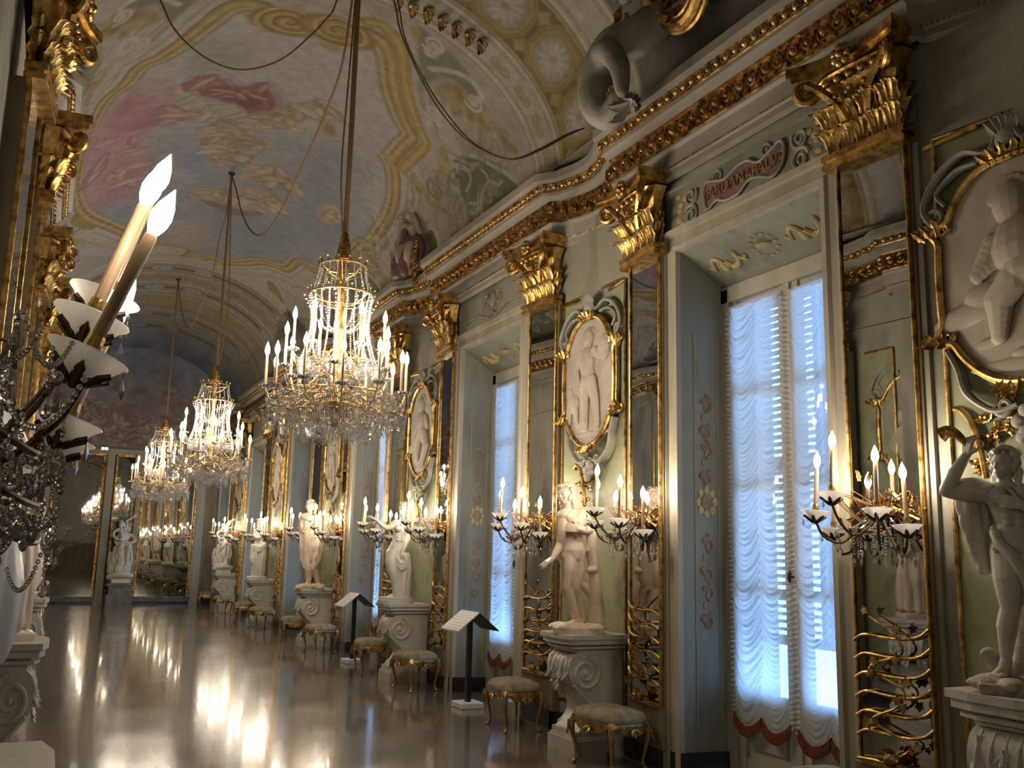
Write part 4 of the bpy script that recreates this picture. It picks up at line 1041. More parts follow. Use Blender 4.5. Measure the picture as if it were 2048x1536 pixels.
def sconce(label, loc, rz, group, arms=ARMS, dim=(), lean=-.07, cs=1.0):
    t = thing('wall_sconce', label, 'sconce', loc, rz, group)
    m = MB(); rr = random.Random(11)
    m.tube(cr([(-.24,-.03,-.04),(-.10,-.05,.03),(.02,-.05,.06),(.16,-.04,.0),(.27,-.03,-.05)],6), .012, 6)
    for q in range(46):
        x = rr.gauss(0,.10); z = rr.gauss(.02,.055); m.leaf((x,-.03-.04*rr.random(),z), (rr.uniform(-1,1),rr.uniform(-.6,.1),rr.uniform(-.5,1)), (0,-1,.2), .04, .085, .5)
    m.ball((0,-.04,.0), (.05,.05,.06), 10, 8); m.lathe([(.0,-.14),(.015,-.13),(.03,-.08),(.02,-.03),(.04,.0)], 10, (0,-.06,0))
    m.build('gilt_mount', M['goldd'], t)
    w = MB()
    for q in range(7):
        a = math.radians(-75+25*q); o = Vector((sin(a), -cos(a)*.9, 0))
        w.tube([tuple(Vector((0,-.05,.02))+o*(.30*sin(k/12*PI)*.8+.10*k/12)+Vector((0,0,.15*sin(k/12*PI)-.10*k/12))) for k in range(13)], .0045, 5)
    w.build('wire_spray', M['wire'], t)
    for i, (deg, r, dz, lit) in enumerate(arms):
        p0 = Vector((0,-.06,-.02))
        if lit: a = math.radians(deg); d = Vector((sin(a), -cos(a), 0)); e = Vector((0,-.05,0)) + d*r + Vector((0,0,dz))
        else: e = Vector((deg, r, dz)); d = Vector((deg, r+.05, 0)); r = d.length; d.normalize()
        am = MB(); mid1 = p0 + d*(r*.35) + Vector((0,0,-.10)); mid2 = e - d*(r*.12) + Vector((0,0,-.15)); low = (mid1+mid2)*.5 + Vector((0,0,-.055))
        path = cr([p0, mid1, low, mid2, e+Vector((0,0,-.055))], 7); am.tube(path, [.0085]*len(path), 7)
        for k in (9, 14, 19): am.leaf(path[k], (0,0,1), d, .02, .045, .4, 4); am.ball(path[k], .012, 7, 5)
        arm = am.build('arm', M['bronze'], t)
        tilt = Matrix.Rotation(lean + (.05 if not lit and i == 0 else 0), 4, Vector((0,0,1)).cross(d if lit else Vector((0,-1,0))))
        for me in (CM[0], (CM[6] if lit else CM[7]) if i not in dim else CM[2], CM[3], CM[4], CM[5]):
            o = link(me.name.split('.')[0], me, arm); o.matrix_local = Matrix.Translation(e) @ tilt
            if me.name.startswith('candle'): o.matrix_local = Matrix.Translation(e) @ tilt @ Matrix.Translation((0,0,.045)) @ Matrix.Scale(cs,4)
            elif me.name.startswith('bulb'): o.matrix_local = Matrix.Translation(e) @ tilt @ Matrix.Translation((0,0,.045)) @ Matrix.Scale(cs,4)
        o = link('crystal_drop', DROP, arm); o.location = path[14] + Vector((0,0,-.01))
        o = link('crystal_drop', DROP, arm); o.location = e + d*.075 + Vector((0,0,-.02))
    for i in range(7):
        a = math.radians(-75+25*i); d = Vector((sin(a),-cos(a),0)); s = MB()
        beads(s, strand_pts(Vector((0,-.05,.05))+d*.03, Vector((0,-.05,-.10))+d*(.26-.02*(i % 2)), .05, 16), .0075)
        s.build('crystal_strand', M['crystal'], t, smooth=False)
    for i in range(22):
        a = math.radians(-80+7.5*i); d = Vector((sin(a),-cos(a),0)); s = MB(); p = Vector((0,-.05,-.06))+d*(.05+.22*(i % 4)/3)+Vector((0,0,-.03*(i % 3)))
        beads(s, [p+Vector((0,0,-.02*k)) for k in range(6+i % 3)], .0085); q = p+Vector((0,0,-.02*(7+i % 3)-.01)); s.octa(q, .014, .035)
        s.build('crystal_pendant', M['crystal'], t, smooth=False)
    return t
sc = None
for x, y, s, i in PILPOS:
    if y > 31: continue
    lab = 'crystal wall sconce on the %s mirror of the %s window, candles lit' % ('near' if s < 0 else 'far', ORD[i])
    loc = (WX-.07, y, 2.05); rz = -PI/2 + (-CANT if s > 0 else CANT)
    if sc is None: sc = sconce(lab, loc, rz, 'candle sconces along the window wall', dim=(1,))
    else: dup(sc, lab, loc, rz, 'candle sconces along the window wall')
# ------------------------------------------------------------------ curtains
def curtain_mesh(seed):
    rr = random.Random(seed); ph = [rr.random()*6 for _ in range(6)]
    W_, Z0, Z1 = .66, .50, 3.90; nu, nv = 44, 560
    def fn(u, v):
        col = u*2; f = col-math.floor(col) if u < 1 else 1.0
        sag = 1-(2*f-1)**2; edge = abs(2*f-1)
        z = Z0 + (Z1-Z0)*v
        k = (z + .15*sag + .012*sin(z*5+ph[0]+(3 if u > .5 else 0)))
        p = k/.078 + .45*sin(k*6+ph[1]) + .35*sin(k*15+ph[2]+(2 if u > .5 else 0)); q = p-math.floor(p)
        fold = (q**.7)*(1-q)*3.2*(.62+.38*sin(k*2.3+ph[4]+(4 if u > .5 else 0)))
        d = -.012 - (.021*sag+.006)*fold - .03*sag*.5 - .010*sin(k*90+ph[3])*edge*.6
        d += .006*sin(k*150+ph[4]+u*7)*sag
        zz = z - .085*sag*max(0, 1-v*9) - .02*sag*min(1, v*3)*(1-v)
        x = -W_/2 + W_*u + .012*sin(z*9+ph[5])*(1 if 0 < u < 1 else .4)
        return (x, d, zz)
    m = MB(); m.grid(fn, nu, nv)
    fr = MB()
    for c in (0, 1):
        for k in range(26):
            f = k/25; sag = 1-(2*f-1)**2; x = -W_/2+W_*(c+f)/2; z = Z0-.085*sag+.01
            fr.tube([(x,-.03-.02*sag,z),(x+.002,-.035-.02*sag,z-.05),(x,-.035-.02*sag,z-.085)], [.008,.010,.008], 5)
    ru = MB()
    for s in (-1, 1):
        def rf(u, v):
            z = Z0-.02+(Z1-Z0)*v; return (s*(W_/2-.012+.042*u), -.018-.016*sin(z*150+1.5*sin(z*11))*(.3+u), z+.004*sin(z*90)*u)
        ru.grid(rf, 3, 620)
    hd = MB(); hd.box(-W_/2, W_/2, -.02, .0, Z1-.01, Z1+.03)
    return [q.mesh(n, M[mt], sharp=60) for q, n, mt in ((m,'swagged_silk','curtain'),(fr,'fringe','red'),(ru,'ruffle_edging','curtain'),(hd,'heading','curtain'))]
CMX = [curtain_mesh(1), curtain_mesh(2)]
for i, yw in enumerate(YW[1:4]):
    for s in (1, -1):
        t = thing('window_curtain', 'white swagged silk curtain on the %s leaf of the %s window' % ('far' if s > 0 else 'near', ORD[i]), 'curtain', (5.30-.045, yw+s*.375, 0 if s > 0 else -.02), -PI/2, 'swagged silk curtains')
        for me in CMX[(s+1)//2]: link(me.name.split('.')[0], me, t)

# ------------------------------------------------------------------ stools
def stool(label, loc, rz, group):
    t = thing('gilded_stool', label, 'stool', loc, rz, group); a, b = .32, .22
    def sq(th, rx, ry):
        c, s = cos(th), sin(th); return (rx*math.copysign(abs(c)**.55, c), ry*math.copysign(abs(s)**.55, s))
    c = MB(); prof = [(0.0,.487),(.35,.486),(.7,.478),(.9,.460),(1.0,.43),(1.02,.405),(.99,.385)]
    vs = [(0,0,.487)]; n = 36
    for r, z in prof[1:]:
        vs += [(*sq(2*PI*k/n, a*r, b*r), z) for k in range(n)]
    fs = [(0,1+k,1+(k+1)%n) for k in range(n)] + [(1+r*n+k,1+(r+1)*n+k,1+(r+1)*n+(k+1)%n,1+r*n+(k+1)%n) for r in range(len(prof)-2) for k in range(n)]
    c.add(vs, fs); c.build('seat', M['seat'], t, sharp=60)
    f = MB(); n = 72; vs = []
    for k in range(n):
        th = 2*PI*k/n; x, y = sq(th, a*1.0, b*1.0); w = .045*(.5+.5*cos(4*th+0))*0 + .03*abs(cos(2*th))**1.5+.012*cos(12*th)
        lo = .325+.028*sin(4*(th-PI/4)+PI/2)+.010*cos(12*th)
        vs += [(x*1.02,y*1.02,.385),(x*1.04,y*1.04,.36),(x*1.0,y*1.0,lo),(x*.93,y*.93,lo+.005),(x*.93,y*.93,.385)]
    f.add(vs, [(k*5+q,((k+1)%n)*5+q,((k+1)%n)*5+(q+1)%5,k*5+(q+1)%5) for k in range(n) for q in range(5)])
    for k in range(4):
        th = k*PI/2; x, y = sq(th, a*1.03, b*1.03)
        for q in range(5): f.leaf((x,y,.345), (-(q-2)*.5*sin(th),(q-2)*.5*cos(th),-.6), (cos(th),sin(th),0), .03, .07, .4)
    f.build('apron', M['brass'], t)
    for sx in (-1, 1):
        for sy in (-1, 1):
            l = MB(); d = Vector((sx*.75, sy*.66, 0)).normalized(); p = Vector((sx*a*.80, sy*b*.80, 0))
            pts = [p+Vector((0,0,.385)), p+d*.03+Vector((0,0,.33)), p+d*.028+Vector((0,0,.26)), p-d*.0+Vector((0,0,.16)), p-d*.02+Vector((0,0,.08)), p-d*.008+Vector((0,0,.03)), p+d*.012+Vector((0,0,.012))]
            q = cr(pts, 4); l.tube(q, [.034-.020*min(1,i/14)+.004*max(0,(i-20)/4) for i in range(len(q))], 9)
            l.ball(p+d*.012+Vector((0,0,.014)), (.02,.02,.014), 8, 6)
            l.leaf(p+d*.055+Vector((0,0,.35)), (0,0,-1), d, .05, .12, .15)
            l.build('leg', M['brass'], t)
    return t
ST = [(4.46,4.62,'beside the nearest curtained window'),(4.46,7.22,'between nearest window and nude youth statue'),(4.46,9.08,'behind the nearer lectern, beside the nude youth'),
      (4.46,11.98,'in front of the mirror just beyond the nearer lectern'),(4.43,13.78,'next to the farther lectern'),(4.40,16.52,'on the near side of the cloaked statue'),
      (4.38,18.45,'on the far side of the cloaked statue'),(4.38,21.45,'on the near side of the fifth pedestal'),(4.36,23.4,'on the far side of the fifth pedestal'),(4.33,26.3,'on the near side of the farthest pedestal'),(4.28,28.6,'last in the row before the end wall')]
st0 = None
for i, (x, y, d) in enumerate(ST):
    lab = 'gilded stool with embroidered seat '+d; rz = -PI/2 + (.10 if i % 2 else -.10)
    if st0 is None: st0 = stool(lab, (x,y,0), rz, 'gilded stools along the window wall')
    else: dup(st0, lab, (x,y,0), rz, 'gilded stools along the window wall')
dup(st0, 'gilded stool by the wall opposite the windows, at the lower edge', (-.09,6.62,0), PI/2, 'gilded stools opposite the windows')

# ------------------------------------------------------------------ pedestals
def pedestal(label, loc, rz, group, H=1.04):
    t = thing('marble_pedestal', label, 'pedestal', loc, rz, group); w = .21; k = H/1.04
    # side outline in (y out negative, z)
    sil = cr([(-.27,.20*k,0),(-.20,.27*k,0),(-.155,.35*k,0),(-.16,.43*k,0),(-.20,.50*k,0),(-.265,.55*k,0),(-.33,.62*k,0),(-.365,.70*k,0),(-.365,.78*k,0),(-.33,.85*k,0),(-.27,.885*k,0)], 5)
    poly = [(p.x,p.y) for p in sil] + [(.19,.885*k),(.19,.20*k)]
    b = MB(); b.prism(poly, 'x', -w, w); body = b.build('body', M['marble_ped'], t, sharp=30)
    for s in (-1, 1):
        v = MB(); v.spiral((s*w,-.20,.70*k), (0,-1,0), (0,0,1), .155, .015, 2.1, .026, .013, start=1.7, n=60, seg=7)
        v.ball((s*w,-.20,.70*k), (.02,.03,.03), 10, 6)
        v.tube(cr([(s*w,-.32,.60*k),(s*w,-.22,.50*k),(s*w,-.13,.40*k),(s*w,-.15,.30*k),(s*w,-.24,.22*k)],6), .018, 7)
        v.build('volute', M['marble_ped'], body)
    v = MB()
    for q in range(5):
        x = (q-2)*.075; v.tube(cr([(x,-.31,.86*k),(x*1.02,-.372,.76*k),(x,-.36,.66*k),(x*.9,-.28,.56*k)],5), [.016]*15+[.01], 6)
    for q in range(11): v.leaf((.03*sin(q*2),-.36,.80*k-.02*q), (sin(q*2.3),0,-1), (0,-1,0), .06, .10, .4)
    for s in (-1, 1): v.leaf((s*.15,-.335,.84*k), (0,-.1,-1), (0,-1,0), .10, .22, .3)
    v.build('carved_garland', M['marble_ped'], body)
    c = MB()
    for o, z0, z1 in ((.0,.885,.915),(.045,.915,.935),(.02,.935,.955),(.075,.955,1.0),(.095,1.0,1.04)):
        c.prism([(-w-o,.2),(-w-o,-.30-o),(-w*.62,-.335-o*1.1),(w*.62,-.335-o*1.1),(w+o,-.30-o),(w+o,.2)], 'z', z0*k, z1*k)
    c.build('cap', M['marble_ped'], t, smooth=False)
    d = MB()
    for o, y0, z0, z1 in ((.04,-.33,.0,.13),(.03,-.31,.13,.15),(.015,-.30,.15,.20)): d.box(-w-o, w+o, y0, .2, z0*k, z1*k)
    d.build('base', M['marble_ped'], t, smooth=False)
    return t
PED = [(4.68,3.34,1.11),(4.68,7.88,1.04),(4.66,12.84,1.03),(4.64,17.70,1.03),(4.64,22.6,1.03),(4.64,27.5,1.03)]
pd0 = None
for i, (x, y, h) in enumerate(PED):
    lab = 'scrolled marble pedestal carrying the %s' % ['dancing figure with the horn','nude youth leaning on a tree trunk','nude woman with outstretched arm','cloaked statue','twisting draped woman','crouching marble group'][i]
    if pd0 is None: pd0 = pedestal(lab, (x,y,0), -PI/2, 'scrolled marble pedestals'); pd0.scale = (1,1,h/1.04)
    else: q = dup(pd0, lab, (x,y,0), -PI/2, 'scrolled marble pedestals'); q.scale = (1,1,h/1.04)
LPED = [(-.30,3.35),(-.30,7.35),(-.28,12.8),(-.26,18.3)]
for (x, y), o in zip(LPED, ('nearest','second','third','fourth')):
    dup(pd0, '%s scrolled marble pedestal by the wall opposite the windows' % o, (x+.03,y,0), PI/2, 'marble pedestals opposite the windows').scale = (1,.82,1.06)

# ------------------------------------------------------------------ lecterns
def lectern(label, loc):
    t = thing('information_lectern', label, 'lectern', loc, 0, 'sloped information lecterns')
    b = MB(); b.box(-.14,.14,-.15,.15,0,.065); o = b.build('base', M['whiteblock'], t, smooth=False); m = o.modifiers.new('b','BEVEL'); m.width = .006
    p = MB(); p.box(-.028,.028,-.028,.028,.065,1.03); p.build('post', M['blackmetal'], t, smooth=False)
    for s, n, mt in ((-1,'text_panel','panel'),(1,'dark_panel','blackmetal')):
        q = MB(); q.add([(0,-.26,1.075),(0,.26,1.075),(s*.25,.26,.875),(s*.25,-.26,.875),(0,-.26,1.06),(0,.26,1.06),(s*.25,.26,.86),(s*.25,-.26,.86)],
                        [(0,1,2,3),(7,6,5,4),(0,4,5,1),(1,5,6,2),(2,6,7,3),(3,7,4,0)] if s > 0 else [(3,2,1,0),(4,5,6,7),(1,5,4,0),(2,6,5,1),(3,7,6,2),(0,4,7,3)])
        q.build(n, M[mt], t, smooth=False)
    u = MB(); u.add([(-.27,-.24,.86),(.0,-.24,1.05),(.27,-.24,.86),(-.27,.24,.86),(.0,.24,1.05),(.27,.24,.86)], [(0,1,4,3),(1,2,5,4)]); u.build('underside', M['blackmetal'], t, smooth=False)
    return t
l0 = lectern('nearer sloped information lectern, black post on white block', (4.53,10.42,0))
dup(l0, 'farther sloped information lectern, black post on white block', (4.50,14.95,0))

# ------------------------------------------------------------------ chandeliers
def chandelier(label, loc, rz):
    t = thing('crystal_chandelier', label, 'chandelier', loc, rz, 'crystal chandeliers down the gallery')
    s = MB()
    s.lathe([(.0,.12),(.03,.14),(.06,.20),(.05,.26),(.10,.30),(.13,.34),(.07,.39),(.035,.45),(.03,.55),(.05,.62),(.055,.72),(.035,.80),(.03,.95),(.055,1.0),(.045,1.05),(.03,1.12),(.028,1.30),(.05,1.36),(.035,1.42),(.03,1.50),(.055,1.56),(.05,1.62),(.035,1.66)], 18)
    s.build('stem', M['gold'], t)
    b = MB(); b.lathe([(.035,1.64),(.075,1.66),(.078,1.69),(.062,1.70),(.064,1.75),(.056,1.76),(.055,1.82),(.045,1.83),(.035,1.90),(.015,1.94)], 18); b.build('bell_cap', M['goldd'], t)
    rings = [(.21,1.60),(.28,1.33),(.34,.70),(.585,.34),(.50,.42)]
    for r, z in rings:
        h = MB(); h.hoop(r, z, .008 if r < .3 else .004)
        for k in range(6):
            a = k*PI/3; h.tube([(.03*cos(a),.03*sin(a),z-.12 if r < .3 else z+.04),(r*.55*cos(a),r*.55*sin(a),z-.09 if r < .3 else z-.02),(r*cos(a),r*sin(a),z)], .006, 5)
        if r < .3:
            for k in range(14 if r < .25 else 18):
                a = k*2*PI/(14 if r < .25 else 18); h.leaf((r*cos(a),r*sin(a),z), (0,0,1), (cos(a),sin(a),0), .03, .06, .5, 4)
        h.build('hoop', M['brass'], t)
    # strands of beads
    def strands(n, f, r, name='crystal_strand', step=None):
        m = MB(); P = f(); beads(m, P, r); me = m.mesh(name, M['crystal'], False)
        for k in range(n):
            o = link(name, me, t); o.rotation_euler = (0,0,2*PI*(k+.5)/n)
    strands(18, lambda: [Vector((.21+.075*(i/13)**1.5,0,1.58-.27*i/13)) for i in range(14)], .010)
    strands(22, lambda: [Vector((.28-.035*sin(i/26*PI)+.055*(i/26)**2,0,1.31-.60*i/26)) for i in range(27)], .0115)
    strands(16, lambda: [Vector((.34-.30*(1-(1-i/18)**2)*.9,0,.68-.30*i/18)) for i in range(19)], .011)
    strands(10, lambda: [Vector((.07+.26*(i/16),0,1.0+.30*(i/16)**2)) for i in range(17)], .010)
    pm = MB(); pm.octa((0,0,-.03), .018, .03); pm.octa((0,0,-.085), .026, .06); pend = pm.mesh('crystal_pendant', M['crystal'], False)
    for k in range(11):
        a = 2*PI*k/11; o = link('crystal_pendant', pend, t); o.location = (.335*cos(a), .335*sin(a), .70)
    # fringe of scalloped prism swags
    fm = MB()
    for q in range(-5, 6):
        L = .085*(1-(q/6.2)**2)+.03; z0 = -.05*(1-(q/5)**2)-.012; fm.octa((0,q*.0165,z0), .007, .009)
        fm.add([(.006,q*.0165,z0-L*.35),(0,q*.0165+.006,z0-L*.35),(-.006,q*.0165,z0-L*.35),(0,q*.0165-.006,z0-L*.35),(0,q*.0165,z0-.01),(0,q*.0165,z0-L)], [(0,1,4),(1,2,4),(2,3,4),(3,0,4),(1,0,5),(2,1,5),(3,2,5),(0,3,5)])
        if q % 2 == 0: fm.octa((.0,q*.0165,z0-L-.012), .009, .013)
    for i in range(15): fm.octa((.012,-.09+.18*i/14,-.05*(1-(i/7-1)**2)), .008, .010)
    fr = fm.mesh('prism_fringe', M['crystal'], False)
    for n, r, z in ((18,.585,.34),(16,.50,.42),(18,.615,.235),(14,.42,.25),(11,.34,.70),(10,.29,.17)):
        for k in range(n):
            a = 2*PI*(k+.5)/n; o = link('prism_fringe', fr, t); o.location = (r*cos(a), r*sin(a), z); o.rotation_euler = (0,0,a)
    h = MB(); h.hoop(.615,.234,.0035); h.hoop(.42,.25,.0035); h.hoop(.29,.17,.0035)
    for k in range(6):
        a = k*PI/3; h.tube([(.1*cos(a),.1*sin(a),.3),(.3*cos(a),.3*sin(a),.17),(.42*cos(a),.42*sin(a),.25),(.615*cos(a),.615*sin(a),.234)], .006, 5)
    h.build('lower_frame', M['brass'], t)
    # candle arms
    cu = MB(); cu.lathe([(.01,-.02),(.03,-.012),(.05,.004),(.053,.01),(.045,.004),(.02,-.004),(.01,-.004)], 16)
    for k in range(10): a = k*PI/5; cu.octa((.052*cos(a),.052*sin(a),-.006), .009, .014)
    cup = cu.mesh('crystal_dish', M['crystal'], False)
    for n, r, z, off in ((12,.615,.42,.13),(6,.50,.62,0.0),(6,.40,.82,.52)):
        for k in range(n):
            a = 2*PI*k/n+off; d = Vector((cos(a),sin(a),0)); zz = z + (.045 if k % 2 and n == 12 else 0)
            e = d*r+Vector((0,0,zz)); am = MB()
            path = cr([d*.05+Vector((0,0,zz-.02)), d*(r*.30)+Vector((0,0,zz-.02)), d*(r*.58)+Vector((0,0,zz-.16)), d*(r*.88)+Vector((0,0,zz-.16)), e+Vector((0,0,-.015))], 6)
            am.tube(path, .0085, 6); am.leaf(path[14], (0,0,1), d, .03, .05, .4, 4); am.ball(path[8], .013, 7, 5)
            arm = am.build('arm', M['brass'], t)
            for nm, me in (('candle',CM[0]),('bulb',CM[1]),('dish',cup)):
                o = link(nm, me, arm); o.location = e; 
                if nm != 'dish': o.scale = (.95,.95,1.12)
            sw = MB(); b2 = 2*PI*(k+1)/n+off; d2 = Vector((cos(b2),sin(b2),0)); beads(sw, strand_pts(e+Vector((0,0,-.02)), d2*r+Vector((0,0,z-.02)), .10 if n == 6 else .06, 14 if n == 6 else 11), .0085)
            sw.build('crystal_swag', M['crystal'], arm, smooth=False)
    return t
CHY = [8.18, 15.50, 22.62]
ch0 = chandelier('nearest and largest-looking crystal chandelier, candles lit', (XC, CHY[0], 2.68), .2)
dup(ch0, 'second crystal chandelier, hanging behind the nearest one', (XC, CHY[1], 2.68), .5)
dup(ch0, 'farthest crystal chandelier, partly hidden by the second', (XC, CHY[2], 2.70), .9)

# ropes and cords from the vault
def rope(label, pts, r, mat, cat='rope', seg=7):
    m = MB(); q = cr(pts, 8); m.tube(q, r, seg); return tag(m.build('hanging_cord', M[mat], None), label, cat)
top = VZ+VB_
for i, y in enumerate(CHY):
    lab = ['thick brown rope holding the nearest chandelier','brown rope holding the second chandelier','brown rope holding the farthest chandelier'][i]
    rope(lab, [(XC,y,4.60),(XC+.004,y,5.6),(XC,y,6.8),(XC,y,top)], .026 if i == 0 else .02, 'rope')
    m = MB(); m.lathe([(.06,0),(.05,-.02),(.02,-.05),(.012,-.09)], 12, (XC,y,top)); tag(m.build('ceiling_hook', M['bronze']), ['dark ceiling hook above the nearest chandelier','dark ceiling hook above the second chandelier','dark ceiling hook above the farthest chandelier'][i], 'hook', 'ceiling hooks')
rope('slim cord running down beside the nearest chandelier rope', [(XC-.03,8.16,4.60),(XC-.09,8.10,5.2),(XC-.06,8.1,6.4),(XC-.02,8.14,top)], .008, 'cordm')
rope('slim cord running down beside the second chandelier rope', [(XC+.03,15.48,4.6),(XC+.10,15.5,5.6),(XC+.05,15.5,6.8),(XC,15.5,top)], .009, 'rope')
rope('brown cord sagging between the two nearer ceiling hooks', [(2.20,8.20,7.85),(2.20,8.57,6.61),(2.20,9.15,6.25),(2.20,10.27,5.97),(2.20,11.25,5.79),(2.20,11.98,5.78),(2.20,12.69,5.93),(2.20,13.46,6.28),(2.20,14.26,6.80),(2.20,14.79,7.27),(2.20,15.50,7.82)], .012, 'rope')
rope('pale cord sagging between the two farther ceiling hooks', [(2.20,15.50,7.82),(2.20,15.80,7.22),(2.20,16.32,7.02),(2.20,16.73,6.53),(2.20,17.49,6.32),(2.20,18.47,6.13),(2.20,19.55,6.06),(2.20,20.73,6.46),(2.20,21.87,7.17),(2.20,22.62,7.85)], .012, 'rope')
rope('dark cord looping down across the sky fresco near the top edge', [(.10,8.2,7.06),(0.44,8.20,6.45),(0.59,8.20,6.19),(0.81,8.20,6.02),(1.06,8.20,5.95),(1.29,8.20,6.00),(1.53,8.20,6.16),(1.73,8.20,6.40),(1.90,8.20,6.65),(2.00,8.20,6.89),(2.15,8.20,7.83)], .008, 'cordm')
rope('twisted dark cord swagging from the nearest hook to the cornice', [(2.25,8.2,7.83),(2.55,8.20,7.10),(2.64,8.20,6.75),(2.84,8.20,6.36),(3.08,8.20,6.02),(3.36,8.20,5.78),(3.64,8.20,5.68),(3.91,8.20,5.68),(4.20,8.20,5.84),(4.56,8.20,6.10),(4.72,8.2,6.2)], .009, 'cordm')
rope('second dark cord running alongside the swag to the cornice', [(2.27,8.23,7.83),(2.59,8.23,7.12),(2.70,8.24,6.72),(2.89,8.23,6.36),(3.11,8.20,6.05),(3.38,8.20,5.80),(3.64,8.22,5.70),(3.91,8.22,5.69),(4.20,8.20,5.86),(4.56,8.22,6.12),(4.72,8.22,6.2)], .008, 'cordm')

# ------------------------------------------------------------------ marble figures
def rotz(v, a): return Vector((v.x*cos(a)-v.y*sin(a), v.x*sin(a)+v.y*cos(a), v.z))
def head(mb, c, r, face, tilt=0.0):
    """c centre, r half-height of the skull, face = heading of the gaze (0 = towards the front, positive = to the picture right)"""
    c = Vector(c); R = Matrix.Rotation(face, 3, 'Z') @ Matrix.Rotation(tilt, 3, 'X')
    def e(p, q, rr=None): mb.ball(c + R @ (Vector(p)*r), tuple(x*r for x in q), 14, 10, R)
    e((0,.08,.12),(.74,.88,.86)); e((0,-.28,-.25),(.56,.56,.66)); e((0,-.42,-.72),(.30,.28,.24))
    e((0,-.72,.10),(.50,.20,.14)); e((0,-.86,-.14),(.10,.13,.24)); e((0,-.93,-.30),(.15,.13,.10)); e((0,-.76,-.52),(.22,.13,.06)); e((0,-.74,-.63),(.18,.12,.06))
    for s in (-1, 1):
        e((s*.27,-.72,-.06),(.13,.08,.07)); e((s*.40,-.52,-.28),(.20,.22,.22)); e((s*.74,.08,-.10),(.07,.16,.24))
def hand(mb, wrist, d, palm_n, size, curl=.5, spread=.18, point=False):
    d = Vector(d).normalized(); n = Vector(palm_n); n = (n - d*n.dot(d)).normalized(); sd = d.cross(n); w = Vector(wrist); s = size
    pc = w + d*(.42*s)
    for k in (-1.5,-.5,.5,1.5): mb.cap(w+d*(.05*s)+sd*(k*.10*s), w+d*(.50*s)+sd*(k*.145*s), .11*s, .095*s, 8)
    for i, k in enumerate((-1.5,-.5,.5,1.5)):
        L = (.40,.47,.44,.33)[i]*s; p = w+d*(.52*s)+sd*(k*.145*s); dd = (d + sd*(k*spread*.4)).normalized(); c = curl if not (point and i == 0) else .05
        c *= (1,.95,1.05,1.2)[i]
        for q in range(3):
            dd = (dd*cos(c*.6) + n*sin(c*.6)).normalized(); p2 = p + dd*(L*(.45,.32,.26)[q]); mb.cap(p, p2, (.075-.008*q)*s, (.068-.008*q)*s, 8); p = p2
    p = w+d*(.12*s)-sd*(.2*s); dd = (d*.55 - sd*.75 + n*.35).normalized()
    for q in range(3): p2 = p + dd*((.24,.18,.15)[q]*s); mb.cap(p, p2, (.09-.012*q)*s, (.08-.012*q)*s, 8); p = p2; dd = (dd + d*.35 + n*.2).normalized()
def limb(mb, pts, rs, seg=14):
    q = cr(pts, 5); n = len(q); m = len(rs)-1
    for i in range(n-1):
        t0, t1 = i/(n-1)*m, (i+1)/(n-1)*m
        f = lambda t: rs[min(int(t),m)]+(rs[min(int(t)+1,m)]-rs[min(int(t),m)])*(t-int(t))
        mb.tube([q[i],q[i+1]],[f(t0),f(t1)],seg); mb.ball(q[i],f(t0),seg,8)
    mb.ball(q[-1], rs[-1], seg, 8)
def foot(mb, ankle, toe, h):
    a, t = Vector(ankle), Vector(toe); d = (t-a); d.z = 0; d.normalize(); sd = Vector((-d.y,d.x,0)); g = t.z
    mb.ball(Vector((a.x,a.y,g+.022*h))-d*.018*h, (.026*h,.026*h,.026*h), 10, 8)
    mb.cap(a, Vector((a.x,a.y,g+.025*h))+d*.02*h, .027*h, .026*h); mb.cap(Vector((a.x,a.y,g+.034*h))+d*.01*h, t-d*.035*h+Vector((0,0,.016*h)), .027*h, .024*h)
    for k in range(5): p = t+sd*((k-2)*.0125*h)-d*(.006*h*abs(k-1)); mb.cap(p-d*.03*h+Vector((0,0,.013*h)), p+Vector((0,0,.010*h)), .0115*h, .0095*h, 8)
